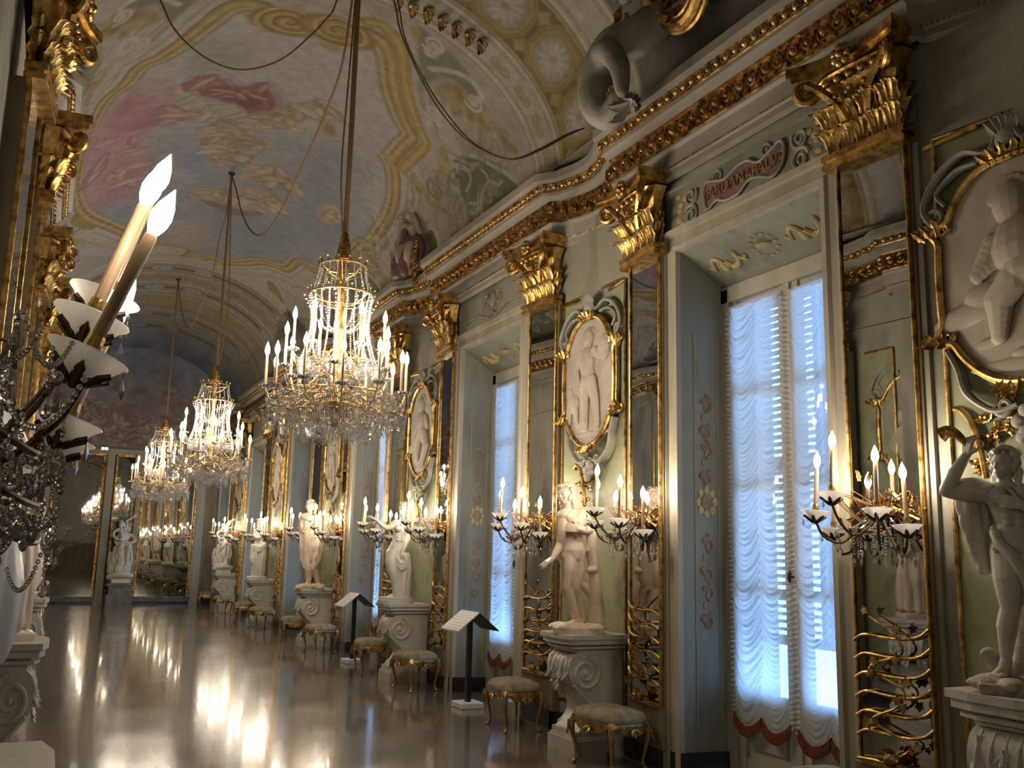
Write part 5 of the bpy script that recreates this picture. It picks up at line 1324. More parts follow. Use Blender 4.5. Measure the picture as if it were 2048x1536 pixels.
def torso(mb, pelvis, waist, chest, neck, shl, shr, hpl, hpr, h, fem=False, head_c=None, wd=.92):
    P = [Vector(p) for p in (pelvis, waist, chest, neck)]; sl, sr, hl, hr_ = (Vector(p) for p in (shl, shr, hpl, hpr))
    ax = (sr-sl); ax.z *= .5; ax.normalize(); fw = Vector((0,0,1)).cross(ax)*-1       # fw points to the front
    yaw = math.atan2(ax.y, ax.x); R = Matrix.Rotation(yaw, 3, 'Z')
    sec = [(P[0]-Vector((0,0,.045*h)), .092 if not fem else .098, .070), (P[0], .098 if not fem else .105, .074), (P[0].lerp(P[1],.55), .090 if not fem else .088, .062), (P[1], .080 if not fem else .070, .055),
           (P[1].lerp(P[2],.5), .090 if not fem else .078, .062), (P[2], .102 if not fem else .088, .070), (P[2].lerp(P[3],.45), .098 if not fem else .086, .060), (P[2].lerp(P[3],.75), .062, .044)]
    q = cr([s[0] for s in sec], 4)
    for i, c in enumerate(q):
        t = i/4; k = min(int(t), len(sec)-1); k2 = min(k+1, len(sec)-1); f = t-k
        rx = wd*(sec[k][1]*(1-f)+sec[k2][1]*f)*h; ry = (sec[k][2]*(1-f)+sec[k2][2]*f)*h; mb.ball(c, (rx, ry, .045*h), 18, 10, R)
    for s, p in ((-1, sl), (1, sr)):
        mb.cap(P[2].lerp(P[3],.55)+ax*(s*.05*h), p, .045*h, .044*h); mb.cap(P[3]-Vector((0,0,.01*h)), p+Vector((0,0,.008*h)), .026*h, .030*h)
        c = P[2]+ax*(s*.045*h)+fw*((.050 if fem else .036)*h)+Vector((0,0,.028*h))
        mb.ball(c, (.048*h,.030*h,.042*h) if not fem else (.040*h,.042*h,.042*h), 14, 10, R)
        mb.ball(P[0]+ax*(s*.045*h)-fw*(.045*h)-Vector((0,0,.03*h)), (.055*h,.052*h,.06*h), 14, 10)
    for k in range(3): 
        for s in (-1, 1): mb.ball(P[1].lerp(P[2], .05+.3*k)+ax*(s*.022*h)+fw*(.050*h), (.022*h,.014*h,.022*h), 10, 6)
    mb.cap(P[3]-Vector((0,0,.02*h)), Vector(head_c)-Vector((0,0,.03*h)), .033*h, .031*h)
def drape(mb, tops, bots, n, r, sway=.02, seed=0):
    rr = random.Random(seed); T = cr(tops, 6); B = cr(bots, 6)
    for i in range(n):
        t = i/(n-1); a = T[int(t*(len(T)-1))]; b = B[int(t*(len(B)-1))]; o = Vector((rr.uniform(-1,1),rr.uniform(-1,1),0))*sway
        q = [a, a.lerp(b,.35)+o, a.lerp(b,.7)-o*.6, b]; k = r*rr.uniform(.8,1.25); limb(mb, q, [k*.75, k, k*1.15, k*.9], 10)
def hair(name, c, r, face, mat, parent, long=0, seed=1, voxel=.006):
    mb = MB(); rr = random.Random(seed); c = Vector(c); R = Matrix.Rotation(face,3,'Z')
    for i in range(150):
        u = rr.uniform(-1,1); a = rr.uniform(-PI,PI); p = Vector((sin(a)*math.sqrt(1-u*u), cos(a)*math.sqrt(1-u*u), u))
        if p.y < -.30 and p.z < .52: continue
        if p.z < -.45 and not long: continue
        q = c + R @ Vector((p.x*.80*r, (p.y*.93+.08)*r, (p.z*.92+.18)*r)); mb.ball(q, r*rr.uniform(.13,.22), 8, 6)
    for i in range(long):
        s = -1 if i % 2 else 1; x0 = s*rr.uniform(.5,.85); q = [c + R @ (Vector((x0+.10*sin(k*1.9+i), .25+.12*rr.random(), .1-.30*k))*r) for k in range(6)]
        mb.tube(cr(q,4), [r*.15]*21, 8)
    return mb.blend(name, mat, parent, voxel, 2)
def rock(mb, w, d, h, seed=0, c=(0,0)):
    rr = random.Random(seed); mb.box(c[0]-w, c[0]+w, c[1]-d, c[1]+d, 0, h*.6)
    for i in range(16): mb.ball((c[0]+rr.uniform(-w,w)*.85, c[1]+rr.uniform(-d,d)*.85, h*.55), (rr.uniform(.05,.12),rr.uniform(.04,.1),h*.45), 10, 6)
def statue(label, loc, cat='statue', group='marble statues along the window wall', name='marble_statue', turn=None):
    rz = math.atan2(-loc[0], loc[1])*-1 if turn is None else turn
    return thing(name, label, cat, loc, -rz if turn is None else rz, group)
def V3(x, y, z): return Vector((x, y, z))

# second niche: nude youth leaning on a trunk; units per zoom step
t = statue('nude marble youth with curly hair leaning on a tree trunk, one hand lowered', (4.50, 7.84, 1.04)); MW = M['marble_warm']
h = 1.36; k = .00114
def q(x, z, y=0): return Vector(((x-400)*k, y, (1345-z)*k))
b = MB()
torso(b, q(345,690,.0), q(345,575,.01), q(345,455,.0), q(318,355,.02), q(268,410,-.07), q(432,395,.09), q(300,700), q(400,700), h, False, q(285,250,-.01))
limb(b, [q(312,715,-.02), q(318,850,-.05), q(300,985,-.06)], [.086*1.0,.079,.058]); limb(b, [q(300,985,-.06), q(335,1100,-.03), q(382,1235,-.02)], [.057,.056,.033]); foot(b, q(385,1245,-.02), q(285,1305,-.06), h)
limb(b, [q(385,715,.03), q(385,850,.02), q(365,985,-.0)], [.084,.074,.056]); limb(b, [q(365,985,0), q(400,1100,.06), q(425,1240,.08)], [.054,.052,.032]); foot(b, q(428,1245,.08), q(395,1300,-.03), h)
limb(b, [q(268,415,-.07), q(262,530,-.09), q(245,640,-.06)], [.048,.046,.036]); limb(b, [q(245,640,-.06), q(218,700,-.10), q(190,755,-.14)], [.036,.035,.023]); hand(b, q(190,755,-.14), V3(-.8,-.3,-.55), V3(.3,.3,-1), .15, .45, point=True)
limb(b, [q(438,400,.09), q(480,470,.06), q(492,520,.0)], [.048,.046,.038]); limb(b, [q(492,520,.0), q(440,525,-.09), q(392,520,-.13)], [.038,.036,.024]); hand(b, q(392,520,-.13), V3(-1,-.1,.15), V3(0,1,-.1), .14, .5)
b.ball(q(268,735,-.085), (.02,.02,.028), 8, 6)
head(b, q(280,232,-.01), .092, -.62, .06)
b.blend('body', MW, t, .0055, 3)
hair('hair', q(280,232,-.01), .096, -.62, MW, t, 6, 3)
s = MB(); limb(s, [q(500,560,.04), q(505,700,.05), q(528,860,.05), q(540,1060,.04), q(548,1262,.03)], [.05,.058,.062,.07,.088]); limb(s, [q(530,1080,.05), q(480,1010,.05), q(420,960,.05)], [.05,.045,.03]); s.ball(q(505,845,.0), (.06,.05,.035), 10, 8); s.ball(q(478,690,.02), .03, 8, 6)
s.ball(q(440,540,.03), (.05,.05,.03), 8, 6); s.blend('tree_trunk', MW, t, .008, 3)
s = MB(); rock(s, .23, .19, .10, 4); s.blend('plinth', MW, t, .009, 3)

# nearest niche: dancing figure with a horn
t = statue('white marble dancing figure raising a horn, drapery over the arm, at the right edge', (4.50, 3.36, 1.11)); MW = M['marble_white']
h = 1.20; k = .000913
def q(x, z, y=0): return Vector(((x-415)*k, y, (1500-z)*k))
b = MB()
torso(b, q(435,690,0), q(425,575,.0), q(410,455,-.01), q(405,355,.0), q(290,400,-.02), q(530,405,.02), q(390,720), q(490,720), h, True, q(402,245,-.02))
limb(b, [q(392,735,-.01), q(388,880,-.04), q(392,1035,-.05)], [.084,.074,.050]); limb(b, [q(392,1035,-.05), q(368,1140,-.02), q(352,1310,-.01)], [.049,.053,.028]); foot(b, q(350,1330,-.01), q(275,1420,-.07), h)
limb(b, [q(490,735,.01), q(510,890,-.01), q(518,1050,-.03)], [.084,.074,.050]); limb(b, [q(518,1050,-.03), q(512,1160,.01), q(503,1340,.02)], [.049,.052,.028]); foot(b, q(502,1360,.02), q(515,1440,-.08), h)
limb(b, [q(285,402,-.02), q(190,402,-.05), q(105,388,-.07)], [.046,.043,.036]); limb(b, [q(100,385,-.07), q(150,290,-.09), q(218,185,-.09)], [.037,.037,.022]); hand(b, q(218,185,-.09), V3(.15,-.2,1), V3(.6,.6,0), .125, .9)
limb(b, [q(535,410,.02), q(590,470,-.02), q(585,520,-.08)], [.046,.042,.034]); limb(b, [q(585,520,-.08), q(520,490,-.12), q(470,468,-.14)], [.034,.032,.021]); hand(b, q(470,468,-.14), V3(-1,-.1,.2), V3(0,1,0), .12, .9)
head(b, q(402,240,-.02), .079, -.5, -.1)
b.blend('body', MW, t, .0048, 3)
hair('hair', q(405,235,-.01), .083, -.5, MW, t, 12, 5, .005)
s = MB(); drape(s, [q(165,360,.0), q(235,370,.0), q(330,430,.06)], [q(200,640,.03), q(260,830,.05), q(345,810,.10)], 9, .028, .02, 2); limb(s, [q(165,355,-.03), q(240,350,-.03), q(330,372,0)], [.035,.04,.03]); s.blend('arm_drapery', MW, t, .006, 2)
s = MB(); limb(s, [q(330,620,-.06), q(360,690,-.10), q(420,760,-.12), q(465,860,-.10), q(475,950,-.07)], [.022,.028,.030,.024,.016]); drape(s, [q(400,735,-.10), q(470,760,-.10), q(545,740,-.06)], [q(470,900,-.08), q(540,880,-.07), q(600,840,-.03)], 7, .022, .01, 8)
for i in range(10): s.ball(q(330+10*(i % 4), 600+14*i, -.075), .016, 7, 5)
s.blend('hip_garland', MW, t, .005, 2)
s = MB()
for cx, cz, n in ((335,405,10),(440,410,14),(445,445,8)):
    rr = random.Random(cx)
    for i in range(n): s.ball(q(cx+rr.uniform(-22,22), cz+rr.uniform(-34,34), -.088), .012, 7, 5)
s.build('grape_clusters', M['plinth'], t)
s = MB(); s.tube(cr([q(225,130,-.09), q(180,70,-.08), q(130,40,-.06), q(85,60,-.05)],5), [.018,.019,.02,.021,.022,.024,.026,.028,.03,.031,.032,.034,.036,.038,.04,.042], 10); s.build('horn', M['gold'], t)
s = MB(); limb(s, [q(470,1000,.10), q(455,1180,.10), q(440,1430,.08)], [.045,.05,.07]); limb(s, [q(300,1350,.05), q(265,1300,.02), q(240,1300,.0)], [.05,.035,.02]); s.blend('tree_stump', M['plinth'], t, .008, 2)
s = MB(); rock(s, .19, .17, .085, 8); s.blend('plinth', M['plinth'], t, .008, 2)

# third niche: nude woman, arm outstretched
t = statue('nude marble woman stretching out one arm, drapery at her hip, on third pedestal', (4.44, 12.80, 1.03)); MW = M['marble_white']
h = 1.33; k = .00188
def q(x, z, y=0): return Vector(((x-392)*k, y, (925-z)*k))
b = MB()
torso(b, q(378,545,0), q(392,470,0), q(408,400,0), q(424,318,0), q(368,345,-.03), q(474,345,.03), q(350,560), q(410,560), h, True, q(424,255,0))
limb(b, [q(352,565,-.02), q(345,630,-.06), q(352,690,-.08)], [.094,.082,.056]); limb(b, [q(352,690,-.08), q(378,770,-.03), q(386,850,0)], [.055,.057,.031]); foot(b, q(386,858,0), q(325,890,-.07), h)
limb(b, [q(405,565,.02), q(410,660,.02), q(420,740,.02)], [.094,.082,.056]); limb(b, [q(420,740,.02), q(425,800,.05), q(425,855,.06)], [.055,.05,.03])
limb(b, [q(366,348,-.03), q(335,372,-.06), q(300,380,-.08)], [.046,.043,.036]); limb(b, [q(300,380,-.08), q(255,350,-.1), q(218,318,-.1)], [.036,.035,.022]); hand(b, q(218,318,-.1), V3(-1,-.1,.45), V3(0,.3,-1), .135, .35)
limb(b, [q(476,348,.03), q(472,420,.03), q(450,480,-.02)], [.046,.043,.036]); limb(b, [q(450,480,-.02), q(435,525,-.06), q(425,555,-.09)], [.036,.035,.022]); hand(b, q(425,555,-.09), V3(.5,-.2,-.6), V3(-.5,.6,-.3), .13, .6)
head(b, q(424,245,0), .090, -.7); b.blend('body', MW, t, .007, 3)
hair('hair', q(426,240,.01), .093, -.7, MW, t, 2, 6, .007)
s = MB(); drape(s, [q(385,590,-.07), q(420,575,-.09), q(465,570,-.03), q(470,590,.05)], [q(380,870,-.03), q(420,885,-.07), q(470,880,-.03), q(478,870,.06)], 11, .034, .015, 4)
for i in range(3): limb(s, [q(385,590+22*i,-.09), q(425,635+22*i,-.12), q(465,590+22*i,-.06)], [.022,.028,.022])
s.blend('drapery', MW, t, .008, 2)
s = MB(); s.lathe([(.25,0),(.25,.05),(.235,.055),(.235,.085),(.20,.09)], 24); s.build('plinth', MW, t)

# fourth niche: cloaked, one knee forward
t = statue('cloaked marble statue on the fourth pedestal, head lost in candle glare', (4.44, 17.62, 1.03)); MW = M['marble_warm']
h = 1.55; k = .00212
def q(x, z, y=0): return Vector(((x-655)*k, y, (965-z)*k))
b = MB()
torso(b, q(650,610,0), q(645,530,0), q(635,440,0), q(628,345,0), q(580,365,-.04), q(690,370,.05), q(620,640), q(685,640), h, False, q(622,285,0))
limb(b, [q(620,650,-.03), q(618,740,-.06), q(635,800,-.08)], [.105,.092,.066]); limb(b, [q(635,800,-.08), q(642,860,-.04), q(640,930,-.03)], [.064,.064,.036]); foot(b, q(640,930,-.03), q(605,950,-.1), h)
limb(b, [q(675,650,.03), q(680,740,-.02), q(670,790,-.04)], [.105,.095,.07]); limb(b, [q(670,780,-.04), q(705,850,.05), q(725,925,.10)], [.066,.064,.038]); foot(b, q(722,930,.10), q(735,950,.0), h)
limb(b, [q(578,370,-.04), q(560,430,-.06), q(575,480,-.12)], [.052,.048,.04]); limb(b, [q(575,480,-.12), q(600,440,-.16), q(640,410,-.16)], [.04,.038,.024]); hand(b, q(640,410,-.16), V3(1,0,.3), V3(0,1,0), .15, .7)
limb(b, [q(695,372,.05), q(715,450,.05), q(712,540,.0)], [.052,.048,.04]); limb(b, [q(712,540,0), q(705,600,-.05), q(700,660,-.07)], [.04,.037,.024]); hand(b, q(700,660,-.07), V3(0,-.2,-1), V3(-1,0,0), .15, .5)
head(b, q(620,262,0), .105, -.5); b.blend('body', MW, t, .009, 3)
hair('hair', q(622,258,0), .108, -.5, MW, t, 4, 9, .009)
s = MB(); drape(s, [q(555,345,-.04), q(580,335,-.08), q(605,350,-.10)], [q(575,730,-.05), q(610,790,-.1), q(650,720,-.12)], 8, .042, .02, 1); drape(s, [q(690,350,.0), q(712,350,.06), q(715,360,.12)], [q(690,720,.05), q(715,740,.08), q(722,690,.14)], 7, .042, .02, 2); drape(s, [q(580,340,.06), q(640,350,.14), q(700,350,.12)], [q(600,720,.12), q(650,740,.18), q(710,700,.16)], 8, .05, .02, 3)
limb(s, [q(555,350,-.06), q(620,368,-.13), q(700,350,-.04)], [.05,.055,.05]); s.blend('cloak', MW, t, .010, 2)
s = MB(); rock(s, .25, .22, .09, 3); s.blend('plinth', MW, t, .012, 2)

# fifth niche: draped woman in a spiral pose
t = statue('half-draped marble woman in a twisting pose on the fifth pedestal', (4.44, 22.52, 1.03)); MW = M['marble_white']
h = 1.38; k = .00212
def q(x, z, y=0): return Vector(((x-635)*k, y, (1125-z)*k))
b = MB()
torso(b, q(610,800,0), q(630,730,0), q(640,660,0), q(640,590,0), q(600,610,-.03), q(690,610,.03), q(585,830), q(640,830), h, True, q(640,535,0))
limb(b, [q(590,830,-.02), q(580,910,-.07), q(600,970,-.08)], [.097,.085,.06]); limb(b, [q(600,970,-.08), q(620,1040,-.03), q(625,1090,0)], [.058,.058,.032]); foot(b, q(625,1095,0), q(590,1110,-.08), h)
limb(b, [q(635,830,.02), q(650,920,.02), q(665,1000,.03)], [.097,.085,.06]); limb(b, [q(665,1000,.03), q(675,1050,.06), q(680,1100,.07)], [.058,.054,.032])
limb(b, [q(598,612,-.03), q(580,660,-.08), q(615,690,-.13)], [.047,.043,.036]); limb(b, [q(615,690,-.13), q(650,670,-.14), q(675,655,-.13)], [.036,.034,.022]); hand(b, q(675,655,-.13), V3(1,0,.2), V3(0,1,0), .14, .5)
limb(b, [q(692,612,.03), q(700,560,.0), q(690,520,-.03)], [.047,.043,.036]); limb(b, [q(690,520,-.03), q(665,490,-.05), q(645,480,-.05)], [.036,.034,.022]); hand(b, q(645,480,-.05), V3(-1,0,0), V3(0,0,-1), .14, .6)
head(b, q(640,528,0), .093, .6); b.blend('body', MW, t, .009, 3)
hair('hair', q(640,524,0), .096, .6, MW, t, 4, 12, .009)
s = MB(); drape(s, [q(565,770,-.08), q(620,760,-.12), q(690,740,.0), q(690,770,.1)], [q(590,1090,-.06), q(630,1100,-.1), q(690,1110,-.02), q(690,1105,.1)], 11, .045, .02, 7)
for i in range(4): limb(s, [q(580,765+14*i,-.11), q(640,785+14*i,-.14), q(695,745+14*i,-.03)], [.028,.034,.028])
s.blend('drapery', MW, t, .010, 2)
s = MB(); s.lathe([(.24,0),(.24,.06),(.2,.07)], 20); s.build('plinth', MW, t)

# groups: reusable pair of entwined figures
def group_fig(label, loc, turn, mat, sc, grp, name='marble_group'):
    t = thing(name, label, 'statue', loc, turn, grp); MW = M[mat]; h = 1.25*sc
    P = lambda x, z, y=0: Vector((x*sc, y*sc, z*sc))
    b = MB()
    torso(b, P(.02,.95), P(.03,1.08,.02), P(.05,1.22,.02), P(.06,1.36,.02), P(-.10,1.33,-.04), P(.21,1.32,.04), P(-.05,.92), P(.1,.92), h, False, P(.08,1.47,-.0))
    limb(b, [P(-.06,.92,-.02), P(-.12,.72,-.14), P(-.10,.56,-.18)], [.1*sc,.09*sc,.06*sc]); limb(b, [P(-.10,.56,-.18), P(-.08,.4,-.1), P(-.06,.24,-.06)], [.06*sc,.055*sc,.034*sc]); foot(b, P(-.06,.23,-.06), P(-.12,.19,-.18), h)
    limb(b, [P(.1,.92,.02), P(.16,.72,.02), P(.17,.55,.05)], [.1*sc,.09*sc,.06*sc]); limb(b, [P(.17,.55,.05), P(.2,.38,.12), P(.2,.22,.14)], [.06*sc,.055*sc,.034*sc]); foot(b, P(.2,.21,.14), P(.2,.18,.0), h)
    limb(b, [P(.22,1.32,.04), P(.30,1.18,-.08), P(.15,1.10,-.20)], [.052*sc,.048*sc,.04*sc]); limb(b, [P(.15,1.10,-.2), P(.05,1.09,-.25), P(-.06,1.10,-.22)], [.04*sc,.036*sc,.024*sc]); hand(b, P(-.06,1.10,-.22), V3(-1,0,.1), V3(0,1,0), .14*sc, .8)
    limb(b, [P(-.11,1.33,-.04), P(-.22,1.18,-.08), P(-.18,1.04,-.18)], [.052*sc,.048*sc,.04*sc]); limb(b, [P(-.18,1.04,-.18), P(-.08,1.0,-.24), P(.04,1.02,-.24)], [.04*sc,.036*sc,.024*sc]); hand(b, P(.04,1.02,-.24), V3(1,0,.2), V3(0,1,0), .14*sc, .8)
    head(b, P(.09,1.49,-.01), .095*sc, .5); b.blend('body', MW, t, .009, 3)
    c = MB()                              # lifted companion
    torso(c, P(-.02,1.14,-.16), P(-.05,1.25,-.17), P(-.08,1.38,-.17), P(-.10,1.50,-.14), P(-.2,1.46,-.16), P(.0,1.47,-.12), P(-.06,1.1,-.18), P(.05,1.1,-.18), h*.92, True, P(-.11,1.58,-.14))
    limb(c, [P(.03,1.12,-.2), P(.12,1.02,-.28), P(.1,.86,-.28)], [.085*sc,.078*sc,.052*sc]); limb(c, [P(.1,.86,-.28), P(.1,.72,-.26), P(.1,.58,-.24)], [.05*sc,.05*sc,.028*sc]); foot(c, P(.1,.57,-.24), P(.12,.50,-.30), h)
    limb(c, [P(-.05,1.1,-.2), P(-.1,.96,-.28), P(-.16,.84,-.24)], [.085*sc,.078*sc,.052*sc]); limb(c, [P(-.16,.84,-.24), P(-.2,.72,-.16), P(-.22,.6,-.12)], [.05*sc,.05*sc,.028*sc]); foot(c, P(-.22,.6,-.12), P(-.27,.54,-.16), h)
    limb(c, [P(-.01,1.47,-.12), P(.05,1.6,-.12), P(.02,1.72,-.1)], [.044*sc,.04*sc,.034*sc]); limb(c, [P(.02,1.72,-.1), P(.12,1.78,-.1), P(.2,1.84,-.1)], [.034*sc,.03*sc,.02*sc]); hand(c, P(.2,1.84,-.1), V3(1,0,.5), V3(0,-1,0), .13*sc, .4)
    limb(c, [P(-.2,1.46,-.16), P(-.3,1.38,-.16), P(-.28,1.26,-.2)], [.044*sc,.04*sc,.034*sc]); limb(c, [P(-.28,1.26,-.2), P(-.22,1.2,-.26), P(-.12,1.2,-.26)], [.034*sc,.03*sc,.02*sc]); hand(c, P(-.12,1.2,-.26), V3(1,0,0), V3(0,1,0), .13*sc, .5)
    head(c, P(-.11,1.61,-.15), .088*sc, -.5, -.3); c.blend('companion_body', MW, t, .009, 3)
    hair('hair', P(-.11,1.62,-.14), .092*sc, -.5, MW, t, 6, 4, .009)
    s = MB(); drape(s, [P(-.22,.98,-.1), P(-.05,.92,-.24), P(.2,.94,-.1)], [P(-.32,.30,.0), P(-.05,.18,-.2), P(.25,.16,0)], 10, .05*sc, .04, 5); rock(s, .26*sc, .22*sc, .22*sc, 6)
    limb(s, [P(-.3,.16,-.12), P(-.05,.24,-.24), P(.25,.2,-.2)], [.09*sc,.1*sc,.08*sc]); limb(s, [P(-.28,.3,0), P(-.33,.55,.02), P(-.3,.8,0)], [.07*sc,.05*sc,.06*sc]); s.blend('drapery_and_rocks', MW, t, .012, 2)
    return t
g0 = group_fig('crouching marble group on the farthest pedestal by the end wall', (4.44, 27.42, 1.03), math.radians(8), 'marble_white', .78, 'marble statues along the window wall')
group_fig('white marble group of two entwined figures between the end mirrors', (2.10, 30.95, .62), .1, 'marble_white', 1.06, 'marble group at the end wall')
d = thing('stone_plinth', 'dark grey stone plinth under the marble group at the end', 'plinth', (2.10, 30.95, 0), 0)
m = MB(); m.box(-.36,.36,-.32,.45,0,.30); m.box(-.30,.30,-.27,.4,.30,.54); m.box(-.36,.36,-.32,.45,.54,.62); m.build('block', M['greymarble'], d, smooth=False)

# figures along the wall beside the viewer
t = thing('marble_statue', 'white draped marble figure tinted daylight blue at the picture edge, closest to the viewer', 'statue', (-.33, 3.36, 1.10), .35, 'statues opposite the windows'); MW = M['marble_daylit']
b = MB(); h = 1.30
P = lambda x, z, y=0: Vector((x, y, z))
torso(b, P(0,.72), P(0,.84), P(.0,.97), P(0,1.09), P(-.13,1.05), P(.14,1.05), P(-.06,.70), P(.06,.70), h, True, P(0,1.19)); head(b, P(0,1.22), .088, -.5)
limb(b, [P(-.05,.68), P(-.06,.50,-.04), P(-.06,.38,-.03)], [.09,.078,.055]); limb(b, [P(-.06,.38,-.03), P(-.06,.25), P(-.06,.1)], [.052,.052,.03]); foot(b, P(-.06,.1), P(-.08,.065,-.13), h); limb(b, [P(.06,.68), P(.08,.50), P(.08,.38)], [.09,.078,.055]); limb(b, [P(.08,.38), P(.08,.25,.03), P(.08,.1,.03)], [.052,.052,.03]); foot(b, P(.08,.1,.03), P(.1,.065,-.1), h)
limb(b, [P(.15,1.05), P(.22,.95,-.02), P(.20,.82,-.08)], [.045,.042,.035]); limb(b, [P(.20,.82,-.08), P(.17,.78,-.14), P(.10,.80,-.17)], [.035,.033,.022]); hand(b, P(.10,.80,-.17), V3(-1,0,.2), V3(0,1,0), .13, .6)
limb(b, [P(-.14,1.05), P(-.2,.92), P(-.18,.8,-.06)], [.045,.042,.035]); limb(b, [P(-.18,.8,-.06), P(-.14,.72,-.12), P(-.1,.66,-.14)], [.035,.033,.022]); hand(b, P(-.1,.66,-.14), V3(.5,0,-.8), V3(0,1,0), .13, .6)
b.blend('body', MW, t, .008, 3); hair('hair', P(0,1.22), .091, -.5, MW, t, 6, 2, .008)
s = MB(); drape(s, [P(.02,1.02,-.12), P(.14,.98,-.08), P(.22,.90,.0), P(.17,.95,.1)], [P(.05,.30,-.12), P(.16,.27,-.08), P(.25,.36,.0), P(.17,.34,.1)], 11, .042, .012, 3); s.blend('hanging_drapery', MW, t, .008, 3)
s = MB(); rock(s, .2, .18, .09, 5); s.blend('plinth', MW, t, .01, 2)
LF = [('draped warm-toned statue behind the crystal sconce, second from the viewer', (-.24,7.35,1.10), 'marble_warm', 21), ('pale statue third from the viewer by the wall opposite the windows', (-.22,12.8,1.10), 'marble_white', 22), ('pale statue fourth from the viewer by the wall opposite the windows', (-.2,18.3,1.10), 'marble_white', 23)]
for lab, loc, mt, sd in LF:
    t = thing('marble_statue', lab, 'statue', loc, PI/2-.9, 'statues opposite the windows'); b = MB()
    torso(b, P(0,.72), P(.02,.84), P(.0,.97), P(0,1.09), P(-.13,1.05), P(.14,1.05), P(-.06,.70), P(.06,.70), h, True, P(0,1.19)); head(b, P(0,1.22), .088, .4)
    for s_ in (-1, 1):
        limb(b, [P(s_*.06,.68), P(s_*.08,.50,-.03), P(s_*.07,.38,-.03)], [.09,.078,.055]); limb(b, [P(s_*.07,.38,-.03), P(s_*.07,.25,.02), P(s_*.07,.1,.02)], [.052,.052,.03]); foot(b, P(s_*.07,.1,.02), P(s_*.1,.065,-.1), h)
        limb(b, [P(s_*.14,1.05), P(s_*.22,.93), P(s_*.2,.8,-.06)], [.045,.042,.035]); limb(b, [P(s_*.2,.8,-.06), P(s_*.15,.74,-.14), P(s_*.05,.76+.08*s_,-.18)], [.035,.033,.022]); hand(b, P(s_*.05,.76+.08*s_,-.18), V3(-s_,0,.2), V3(0,1,0), .13, .6)
    b.blend('body', M[mt], t, .010, 3); hair('hair', P(0,1.22), .091, .4, M[mt], t, 4, sd, .010)
    s = MB(); drape(s, [P(-.14,.78,-.12), P(0,.72,-.15), P(.15,.8,-.06), P(.12,.8,.1)], [P(-.14,.12,-.12), P(0,.10,-.17), P(.17,.12,-.06), P(.15,.12,.1)], 11, .042, .02, sd)
    for i in range(3): limb(s, [P(-.16,.82-.04*i,-.1), P(0,.74-.04*i,-.16), P(.17,.84-.04*i,-.04)], [.03,.034,.03])
    s.blend('drapery', M[mt], t, .011, 2); s = MB(); rock(s, .19, .17, .085, sd); s.blend('plinth', M[mt], t, .012, 2)
# ------------------------------------------------------------------ end wall mirrors
def end_mirror(label, x0, x1, z0, z1, arch):
    t = thing('wall_mirror', label, 'mirror', ((x0+x1)/2, YE-.03, 0), 0, 'tall mirrors on the end wall'); w = (x1-x0)/2
    g = MB(); g.box(-w,w,-.012,.0,z0,z1); g.build('mirror_glass', M['mirror'], t, smooth=False)
    f = MB(); rr = random.Random(2)
    for x in (-w, w):
        f.box(x-.045,x+.045,-.05,.0,z0-.12,z1+.04)
        z = z0
        while z < z1: f.ball((x,-.055,z), (.03,.022,.045), 7, 5); z += .085
    f.box(-w,w,-.05,0,z1,z1+.06)
    if arch:
        f.tube(cr([(-w,-.04,z1-.45),(-w*.7,-.05,z1-.30),(-w*.3,-.05,z1-.22),(0,-.06,z1-.12),(w*.3,-.05,z1-.22),(w*.7,-.05,z1-.30),(w,-.04,z1-.45)],6), .03, 7)
        for q in range(60):
            x = rr.uniform(-w,w); z = z1-.28-.12*abs(x/w)+rr.uniform(-.04,.30); f.leaf((x,-.03,z), (rr.uniform(-1,1),0,1), (0,-1,0), .07, .14, .4)
    f.build('gilt_frame', M['goldd'], t)
    b = MB(); b.box(-w-.06,w+.06,-.06,.0,z0-.14,z0); 
    for q in range(int(w*22)): b.ball((-w+2*w*rr.random(),-.06,z0-.07+.05*rr.random()), (.04,.02,.03), 6, 4)
    b.build('carved_base', M['greymarble'], t, smooth=False)
    return t
end_mirror('tall arched mirror on the end wall, left of the marble group', .04, 1.42, .20, 4.40, True)
end_mirror('narrow mirror on the end wall directly behind the marble group', 1.74, 2.32, .20, 4.40, False)
end_mirror('wide tall mirror on the end wall, right of the marble group', 2.54, 4.12, .20, 4.30, False)
t = thing('wall_mounted_lamp', 'small white twin emergency lamp above the end mirrors', 'lamp', (1.36, YE-.13, 4.60), 0)
m = MB(); m.box(-.11,.11,-.05,0,-.045,.045); m.build('housing', M['whiteblock'], t, smooth=False)
for s in (-1, 1):
    m = MB(); m.ball((s*.05,-.055,0), (.035,.015,.035), 10, 6); m.build('lamp_head', M['led'], t)

